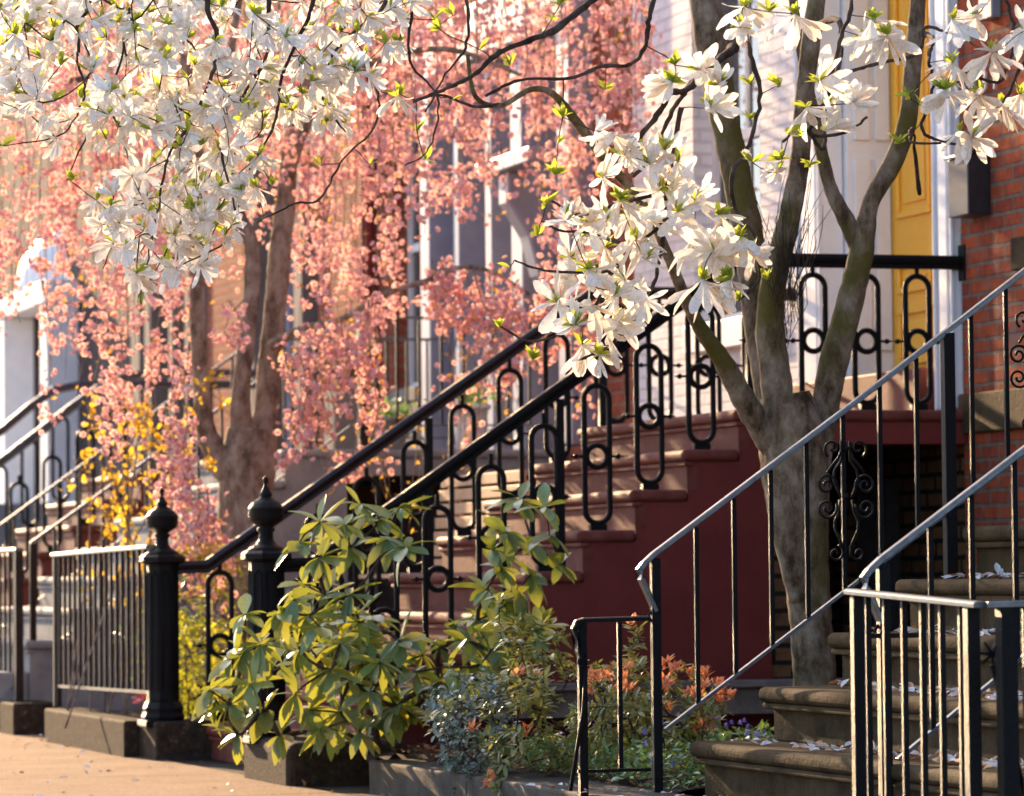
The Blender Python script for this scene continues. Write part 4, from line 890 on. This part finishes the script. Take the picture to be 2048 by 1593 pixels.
limb(tr, [(510, 930, 42, YC+.05), (530, 840, 32, YC+.08), (540, 720, 28, YC+.1), (552, 600, 27, YC+.1), (560, 500, 26, YC+.1), (572, 400, 24, YC+.1), (585, 280, 20, YC+.1), (640, 120, 17, YC+.1), (740, -20, 14, YC), (900, -120, 11, YC), (1100, -160, 8, YC), (1230, -140, 5, YC)], 14, lump=.14, fat=.84)
limb(tr, [(545, 690, 12, YC), (600, 660, 8, YC-.3), (680, 640, 7, YC-.6), (780, 585, 6, YC-.9), (860, 560, 6, YC-1), (920, 535, 5, YC-1), (985, 545, 4, YC-1), (1060, 590, 3, YC-1)], 8, lump=.1)
limb(tr, [(575, 360, 12, YC), (640, 200, 9, YC-.5), (760, 120, 7, YC-.8), (900, 100, 6, YC-1), (1040, 150, 4, YC-1)], 8)
limb(tr, [(400, 400, 12, YC), (300, 220, 9, YC-.4), (180, 160, 7, YC-.6), (60, 190, 5, YC-.6), (-40, 260, 4, YC-.6)], 8)
tr.build('trunk', 'bark_cherry', ch)
endc = [(-60, 800), (60, 760), (110, 860), (160, 900), (230, 1000), (300, 900), (360, 1080), (385, 700), (430, 640), (470, 560), (560, 500), (590, 760), (680, 840), (760, 760), (820, 500), (900, 460), (960, 480), (1010, 470), (1060, 500), (1130, 620), (1200, 500), (1255, 400), (1290, 200), (1330, 80)]
def yend(x):
    for (a, ya), (b, yb) in zip(endc, endc[1:]):
        if a <= x <= b: return ya+(yb-ya)*(x-a)/(b-a)
    return 100
st = MB(); BP, BS, LP = [], [], []
def strand(px, y0, y1, Y, dens=1.0, drift=None, leafy=.10, fine=1):
    a = at(px, y0, Y=Y); b = at(px+(rnd.gauss(0, 12) if drift is None else drift), y1, Y=Y-rnd.uniform(-.2, .2)); L_ = (a-b).length; n = max(3, int(L_/.14)); pts = []
    ph, am, wv = rnd.uniform(0, 6.28), rnd.uniform(.01, .06), rnd.uniform(9, 22)
    for k in range(n+1):
        f_ = k/n; p = a.lerp(b, f_)+Vector((math.sin(ph+f_*5)*am, math.cos(ph+f_*4)*am, 0)); pts.append(p)
    st.tube(pts, [.004*(1-f_/len(pts)*.7) for f_ in range(len(pts))], 4)
    k = 0.
    while k < n:
        f_ = k/n; i = min(n-1, int(k)); p = pts[i].lerp(pts[i+1], k-int(k))
        md = .5+.75*math.sin(f_*wv+ph)
        if rnd.random() < dens*1.35*md:
            cw = rnd.uniform(.018, .030)+.016*max(0, md)
            for q in range(rnd.choice((3, 6, 8, 12))):
                BP.append(p+Vector((rnd.gauss(0, cw), rnd.gauss(0, cw), rnd.gauss(-.03, cw)))); BS.append(rnd.uniform(.019, .029))
        if rnd.random() < leafy*2.4: LP.append(p+Vector((rnd.gauss(0, .02), rnd.gauss(0, .02), rnd.gauss(-.01, .02))))
        k += .62
for k in range(320):
    px = rnd.uniform(-60, 1300); ye = yend(px)
    if px < 330 and rnd.random() < .12: continue
    # curtains reach different lengths: mostly upper, some to the hem
    f_ = rnd.random()**.62; y1 = 60+(ye-60)*f_+rnd.gauss(0, 12)
    y0 = -130+rnd.uniform(0, 60) if rnd.random() < .5 else max(-130, y1-rnd.uniform(150, 420))
    strand(px, y0, y1, YC+(rnd.uniform(.15, 1.7) if 360 < px < 600 and y1 > 430 else rnd.uniform(-1.5, 1.6)) if px < 1180 else 21.6+rnd.uniform(-.6, .6), dens=rnd.uniform(.25, .9))
for px, y0, y1 in [(905, 520, 610), (930, 540, 680), (960, 540, 700), (890, 560, 640), (870, 570, 660), (985, 545, 720), (1015, 560, 700), (1040, 580, 720), (1080, 590, 760), (1000, 640, 800), (1010, 620, 780), (950, 620, 700), (700, 640, 780), (740, 620, 840), (720, 600, 860), (655, 640, 760), (620, 660, 760), (1150, 540, 700), (1125, 540, 680), (1160, 700, 820), (1180, 600, 720),
                   (380, 960, 1150), (400, 980, 1160), (420, 1010, 1140), (370, 1000, 1120), (340, 930, 1070), (440, 1060, 1180), (405, 1060, 1190), (350, 850, 1050), (365, 740, 1000), (470, 600, 700), (560, 700, 900), (590, 700, 880), (610, 760, 900), (640, 750, 860), (690, 900, 960), (1160, 480, 640), (1170, 520, 690)]:
    for q in range(3): strand(px+rnd.gauss(0, 12), y0, y1+rnd.gauss(0, 15), YC-.9+rnd.uniform(-.3, .3), .9, leafy=.14)
NB = len(BP)
for px, y0, y1 in [(640, 700, 1000), (660, 720, 980), (720, 760, 990), (745, 700, 940), (905, 640, 980), (930, 660, 950), (940, 700, 960), (1000, 700, 900), (830, 800, 1060), (860, 850, 1010), (780, 780, 1000), (1040, 700, 880), (980, 650, 860), (765, 860, 1000)]:
    for q in range(2): strand(px+rnd.gauss(0, 6), y0, y1, YC-.9+rnd.uniform(-.2, .4), .04, leafy=.5)
st.build('hanging_twigs', 'bark_cherry', ch)['kind'] = 'stuff'
# a double blossom: two rings of cupped petals
V, F_ = [], []
for ring, (n, e, L_) in enumerate(((6, .35, 1.0), (5, .95, .8))):
    for i in range(n):
        a = 2*math.pi*(i+.5*ring)/n; c, s_ = math.cos(a), math.sin(a); k = len(V); r1, r2, z1, z2 = .62*L_*math.cos(e), .95*L_*math.cos(e), .5*L_*math.sin(e), .95*L_*math.sin(e)
        V += [(0, 0, 0), (c*r1-s_*.44*L_, s_*r1+c*.44*L_, z1), (c*r2, s_*r2, z2), (c*r1+s_*.44*L_, s_*r1-c*.44*L_, z1)]; F_.append((k, k+3, k+2, k+1))
batch('blossoms', 'cherry', V, F_, np.array([list(p) for p in BP]), rand_rot(len(BP)), np.array(BS), ch, 'stuff')
tv, tf_ = quad_leaf(.45); batch('young_leaves', 'cherry_leaf', tv, tf_, np.array([list(p) for p in LP]), rand_rot(len(LP)), nrg.uniform(.03, .05, len(LP)), ch, 'stuff')

# ------------------------------------------------------------------ shrubs
def shrub(name, label, cat, base, tips, leafmat, tpl, leaf_n, size, spread=.9, droop=0., stem='bark_dark', rmin=.003, group=None, rmax=.016, extra_mat=None, extra_sel=None, sd=.0, jit=.4, more=None):
    t = thing(name, label, cat, base, group)
    mb, pts = network([Vector(base), Vector(base)+Vector((0, 0, .08))], tips, rmin=rmin, rmax=rmax, up=-.2, jitter=jit)
    mb.build('stems', stem, t); P, D, Q = [], [], []
    for ti, tip in enumerate(tips):
        out = (tip-Vector(base)); out.z = abs(out.z)*.6+.1; out.normalize(); out = (out+Vector((rnd.gauss(0, .35), rnd.gauss(0, .35), rnd.gauss(0, .2)))).normalized()
        u_ = out.orthogonal().normalized(); v_ = out.cross(u_); m_ = leaf_n+rnd.choice((-1, 0, 1, 2))
        for k in range(m_):
            a = 2*math.pi*k/m_*1.0+rnd.uniform(-.3, .3); el = rnd.uniform(-.25, .75)*spread
            dv = (u_*math.cos(a)+v_*math.sin(a))*math.cos(el)+out*math.sin(el)+Vector((0, 0, -droop))
            P.append(list(tip+Vector((rnd.gauss(0, 1), rnd.gauss(0, 1), rnd.gauss(0, 1)))*sd)); D.append(list(dv)); Q.append(ti)
    P, D, Q = np.array(P), np.array(D), np.array(Q); sc = nrg.uniform(size[0], size[1], len(P))
    if extra_sel is not None:
        s_ = np.array([extra_sel[q] for q in Q]); 
        batch('new_growth', extra_mat, *tpl, P[s_], dir_rot(D[s_]+np.array([0, 0, .9]), nrg.uniform(-.3, .3, s_.sum())), sc[s_]*.85, t, 'stuff'); P, D, sc = P[~s_], D[~s_], sc[~s_]
    sel_ = nrg.integers(0, 3 if more else 1, len(P)); tl = [tpl] + (more or [])
    RR = dir_rot(D, nrg.uniform(-.6, .6, len(P)))
    for k_, tp in enumerate(tl): m_ = sel_ == k_; batch('leaves', leafmat, *tp, P[m_], RR[m_], sc[m_], t, 'stuff')
    return t, P
W = [(720, 1010), (800, 1015), (640, 1045), (775, 1080), (700, 1095), (640, 1115), (600, 1085), (760, 1040), (810, 1095), (690, 1050), (1040, 1000), (1090, 1015), (1010, 1065), (1065, 1090), (1000, 1135), (975, 1180), (1040, 1190), (955, 1240), (1100, 1070), (1120, 1130), (1010, 1210), (985, 1100), (1060, 1150),
     (490, 1230), (560, 1225), (460, 1320), (520, 1290), (430, 1400), (500, 1370), (475, 1470), (600, 1300), (640, 1255), (590, 1390), (660, 1340), (420, 1380), (460, 1410), (530, 1420), (490, 1300), (540, 1340), (620, 1420), (560, 1470),
     (720, 1245), (800, 1285), (880, 1295), (940, 1285), (900, 1335), (830, 1345), (760, 1325), (740, 1385), (680, 1425), (720, 1465), (790, 1415), (870, 1370), (960, 1330), (1000, 1265), (1080, 1255), (700, 1190), (650, 1190), (620, 1230), (680, 1290), (1030, 1240), (980, 1300), (1050, 1290), (700, 1360), (640, 1460), (610, 1170), (590, 1200)]
Vv = []
for x, y in W: Vv.append(at(x, y, Y=16.85+rnd.uniform(-.35, .25)))
poly = [(590, 1220), (1090, 1230), (1050, 1330), (880, 1400), (780, 1480), (560, 1480), (450, 1350)]
k = 0
while k < 44:
    x, y = rnd.uniform(440, 1100), rnd.uniform(1180, 1490)
    if inside((x, y), poly): Vv.append(at(x, y, Y=17.3+rnd.uniform(-.2, .3))); k += 1
rb = at(760, 1500, Y=17.1); rb.z = .10
shrub('rhododendron', 'large glossy rhododendron with drooping leaves in front of the maroon stoop', 'shrub', rb, Vv, 'rhodo', leaf_tpl(.42, .20, .20, 5, .25), 9, (.085, .165), more=[leaf_tpl(.36, .42, .05, 6, .1), leaf_tpl(.46, -.05, .30, 5, .3)], droop=.42, rmin=.0045, rmax=.014)
# pieris with orange new growth
W = [(1035, 1290), (1075, 1300), (1020, 1340), (1060, 1360), (1100, 1340), (1010, 1390), (1050, 1420), (1090, 1400), (1030, 1460), (1070, 1480), (1000, 1500), (1110, 1450), (1125, 1380), (1040, 1530), (1090, 1520), (1010, 1550), (1120, 1500), (1060, 1320), (1080, 1350), (985, 1440)]
tips = [at(x, y, Y=15.3+rnd.uniform(-.25, .3)) for x, y in W for q in range(7) for x, y in [(x+rnd.gauss(0, 17), y+rnd.gauss(0, 17))]]
sel = [(t_.z > .93 and rnd.random() < .55) or rnd.random() < .03 for t_ in tips]
b_ = at(1060, 1560, Y=15.3); b_.z = .12
tplp = leaf_tpl(.36, .12, .2, 3)
shrub('pieris_shrub', 'left pieris shrub with bronze shoots next to the silvery holly', 'shrub', b_, tips, 'pieris', tplp, 10, (.036, .060), rmin=.0016, rmax=.009, group='pieris shrubs', extra_mat='pieris_new', extra_sel=sel, sd=.01)
W = [(1180, 1370, 1), (1210, 1360, 1), (1235, 1345, 1), (1255, 1375, 1), (1280, 1340, 0), (1200, 1400, 0), (1240, 1410, 0), (1280, 1400, 0), (1220, 1440, 0), (1260, 1450, 0), (1300, 1430, 0), (1340, 1390, 1), (1330, 1420, 0), (1360, 1440, 0), (1400, 1350, 1), (1415, 1370, 1), (1405, 1400, 1), (1440, 1390, 1), (1385, 1400, 0), (1420, 1430, 0), (1380, 1460, 0), (1350, 1350, 1), (1330, 1380, 0), (1425, 1440, 1), (1290, 1470, 0), (1240, 1480, 0), (1190, 1460, 0), (1340, 1480, 0), (1395, 1490, 0), (1270, 1375, 0), (1205, 1500, 0), (1170, 1420, 0), (1160, 1450, 0)]
tips, sel = [], []
for x, y, o_ in W:
    for q in range(6): tips.append(at(x+rnd.gauss(0, 13), y+rnd.gauss(0, 13), Y=15.0+rnd.uniform(-.3, .3))); sel.append(bool(o_) and rnd.random() < .8)
for k in range(9): tips.append(at(1268+rnd.gauss(0, 5), 1245+k*14, Y=14.95)); sel.append(k == 0)
b_ = at(1290, 1530, Y=15.0); b_.z = .12
shrub('pieris_shrub', 'right pieris shrub with bright orange new growth behind the thin railing', 'shrub', b_, tips, 'pieris', tplp, 10, (.034, .056), rmin=.0016, rmax=.008, group='pieris shrubs', extra_mat='pieris_new', extra_sel=sel, sd=.008)
W = [(870, 1400), (900, 1380), (940, 1370), (980, 1370), (880, 1440), (920, 1430), (960, 1420), (1000, 1400), (900, 1480), (940, 1470), (980, 1460), (920, 1520), (960, 1510), (1000, 1500), (940, 1545), (985, 1545), (1010, 1440)]
tips = [at(x+rnd.gauss(0, 15), y+rnd.gauss(0, 15), Y=15.7+rnd.uniform(-.25, .25)) for x, y in W for q in range(9)]
b_ = at(950, 1560, Y=15.7); b_.z = .12
shrub('holly_shrub', 'low silvery blue-green shrub with small leaves behind the grey kerb', 'shrub', b_, tips, 'bluegreen', leaf_tpl(.5, .1, .35, 3), 8, (.024, .040), rmin=.0016, rmax=.007, sd=.012)

# periwinkle ground cover
def cover(label, n, fn, mat, tpl, size, z, cat='ground cover', name='periwinkle', up=1.2, flow=None, lift=.06):
    P = []
    while len(P) < n:
        p = fn()
        if p is not None: P.append(p)
    P = np.array(P); P[:, 2] += nrg.uniform(0, lift, n); D = nrg.normal(size=(n, 3)); D[:, 2] = np.abs(D[:, 2])*up*.6
    t = thing(name, label, cat, tuple(P.mean(0)*np.array([1, 1, 0])+np.array([0, 0, z]))); t['kind'] = 'stuff'
    batch('leaves', mat, *tpl, P, dir_rot(D, nrg.uniform(-.6, .6, n)), nrg.uniform(size[0], size[1], n), t, 'stuff')
    if flow:
        m_, k = flow; Q = P[nrg.integers(0, n, k)]+np.array([0, 0, lift*.6]); Q = np.repeat(Q, 5, 0); a = np.tile(np.arange(5)*1.2566, k); dd_ = np.stack([np.cos(a), np.sin(a)*.8-.35, np.sin(a)*.7+.3], 1)
        batch('flowers', m_, *leaf_tpl(.85, .1, .1, 2, .4), Q, dir_rot(dd_), np.full(len(Q), .017), t, 'stuff')
    return t
def reg(xa, xb, ya, yb, z, pyl=None):
    def f_():
        x, y = rnd.uniform(xa, xb), rnd.uniform(ya, yb); return (x, y, z+.02*math.sin(x*9)*math.sin(y*7))
    return f_
cover('green periwinkle ground cover with small violet flowers in the front bed', 6500, reg(4.86, 6.6, 14.05, 16.4, .15), 'vinca', leaf_tpl(.55, .1, .2, 2), (.024, .040), .15, flow=('violet', 70), lift=.13)
# dry leaves in the bed
P = np.array([(rnd.uniform(4.85, 5.9), rnd.uniform(15.2, 18.0), .155+rnd.uniform(0, .02)) for _ in range(1500)])
D = nrg.normal(size=(1500, 3))*np.array([1, 1, .3]); o = batch('dry_leaves', 'petal_fallen', *quad_leaf(.5), P, dir_rot(D, nrg.uniform(-.5, .5, 1500)), nrg.uniform(.02, .04, 1500)); 
o.data.materials[0] = leaf_mat('dry_leaf', [(0, (.14, .06, .03)), (.6, (.24, .11, .05)), (1, (.35, .18, .08))], None, .7, tmix=.15)
tag(o, 'brown dry leaves lying on the bare soil under the rhododendron', 'dry leaves', kind='stuff')
# fallen petals on the brownstone steps and beds
PP = []
for k in range(8):
    x0, z0 = 4.972+.275*k, .332+.1955*k
    n = (420, 460, 170, 70, 30, 12, 8, 4)[k]
    for q in range(n):
        y = 13.8-abs(rnd.gauss(0, 1))*.9 if k > 2 else 13.75-rnd.random()**.75*3.0
        if k < 2 and y > 13.0 and rnd.random() < .62: continue
        PP.append((x0+.07+rnd.random()**.6*.19, max(10.6, y), z0+.006+rnd.uniform(0, .012)))
for q in range(60): PP.append((rnd.uniform(4.5, 4.9), rnd.uniform(11.6, 14.6), .152+rnd.uniform(0, .01)))
for q in range(160): PP.append((rnd.uniform(1.5, 4.7), rnd.uniform(17, 26), .006))
PP = np.array(PP); n = len(PP); D = nrg.normal(size=(n, 3)); D[:, 2] *= .28
o = batch('fallen_petals', 'petal_fallen', *leaf_tpl(.55, .12, .35, 3), PP, dir_rot(D, nrg.uniform(-.6, .6, n)), nrg.uniform(.025, .055, n))
tag(o, 'fallen white magnolia petals scattered on the brownstone steps', 'petals', kind='stuff')

# yellow-green shrubs and the climber behind the left fence
def mound(name, label, cx, cy, cz, rx, ry, rz, n, mat, size, tpl, group=None, base=None, per=6, cat='shrub'):
    tips = []
    while len(tips) < n:
        a = Vector((rnd.uniform(-1, 1), rnd.uniform(-1, 1), rnd.uniform(-1, 1)))
        if a.length < 1 and a.length > .35: tips.append(Vector((cx+a.x*rx, cy+a.y*ry, max(.15, cz+a.z*rz))))
    return shrub(name, label, cat, Vector((cx, cy, .1)), tips, mat, tpl, per, size, rmin=.0015, rmax=.008, group=group, sd=.015)
lt = leaf_tpl(.32, .1, .2, 3)
c = at(415, 1300, Y=21.3)
mound('forsythia_shrub', 'bright yellow-green sunlit shrub behind the left newel post', c.x, 21.6, .62, .32, .45, .58, 230, 'yellowgreen', (.03, .06), lt, per=7)
mound('low_shrub', 'small yellow-green plant behind the rusty fence', 5.0, 22.3, .42, .25, .4, .30, 80, 'yellowgreen', (.04, .09), lt)
mound('low_shrub', 'dark green bush at the foot of the cherry tree', 5.5, 23.6, .55, .7, .45, .5, 200, 'vinca', (.03, .06), lt)
# climber: arching canes with yellow young leaves
t = thing('climbing_rose', 'arching thorny shrub with yellow young leaves left of the cherry', 'shrub', (4.95, 22.6, .1)); mb = MB(); tipsP = []
for k in range(21):
    px0 = rnd.choice((130, 180, 210, 250, 290, 330, 350)); px1 = rnd.uniform(150, 430); yt = rnd.uniform(690, 1000); Yc = 22.6+rnd.uniform(-.6, .8)
    a, b, c_ = at(px0, 1400, Y=Yc), at((px0+px1)/2+rnd.gauss(0, 20), (1400+yt)/2-60, Y=Yc), at(px1, yt, Y=Yc+rnd.uniform(-.2, .2)); a.z = .12
    e_ = c_+Vector((rnd.uniform(-.25, .25), 0, -rnd.uniform(.05, .3))); S = smooth_path([(a, .006), (b, .005), (c_, .003), (e_, .0015)], 8)
    mb.tube([p for p, r in S], [r for p, r in S], 5)
    for p, r in S[6:]:
        if rnd.random() < .5: tipsP += [p+Vector((rnd.gauss(0, .016), rnd.gauss(0, .016), rnd.gauss(0, .02))) for _ in range(rnd.choice((2, 3, 6)))]
mb.build('canes', 'bark_cherry', t); n = len(tipsP)
batch('leaves', 'yellowleaf', *leaf_tpl(.6, .15, .2, 3), np.array([list(p) for p in tipsP]), rand_rot(n), nrg.uniform(.03, .055, n), t, 'stuff')
W = [(540, 1095), (530, 1093)]
P = np.array([(rnd.gauss(4.82, .04), rnd.gauss(22.6, .12), .24+rnd.uniform(0, .05)) for _ in range(60)])
t = thing('tulip_clump', 'small clump of red flowers behind the rusty fence kerb', 'flowers', (4.82, 22.6, .12))
batch('flowers', 'redflower', *leaf_tpl(.6), P, rand_rot(60), np.full(60, .05), t, 'stuff')

print('objects', len(bpy.data.objects))

# ------------------------------------------------------------------ street tree added out of view so its crown dapples the near steps
t = thing('added_shade_tree', 'young street tree added outside the left edge of the view to shade the near steps', 'tree', (.9, 23.2, 0))
tr = MB(); T0 = Vector((.9, 23.2, 0))
S = smooth_path([(T0, .11), (T0+Vector((.03, 0, 1.5)), .09), (T0+Vector((0, .1, 3.0)), .07), (T0+Vector((.1, 0, 4.6)), .03)], 6); tr.tube([p for p, r in S], [r for p, r in S], 12)
tips = []
while len(tips) < 300:
    a = Vector((rnd.uniform(-1, 1), rnd.uniform(-1, 1), rnd.uniform(-1, 1)))
    if .3 < a.length < 1: tips.append(Vector((1.6+a.x*1.2, 23.6+a.y*3.1, 4.1+a.z*1.05)))
nb, _p = network([p for p, r in S[9:]], tips, rmin=.003, rmax=.03); k0 = len(tr.v); tr.v += nb.v; tr.f += [tuple(i+k0 for i in q) for q in nb.f]; tr.sm += nb.sm
tr.build('trunk', 'bark', t)
P = np.repeat(np.array([list(p) for p in tips]), 8, 0)+nrg.normal(scale=.11, size=(len(tips)*8, 3))
batch('crown', 'yellowgreen', *leaf_tpl(.6), P, rand_rot(len(P)), nrg.uniform(.09, .14, len(P)), t, 'stuff')
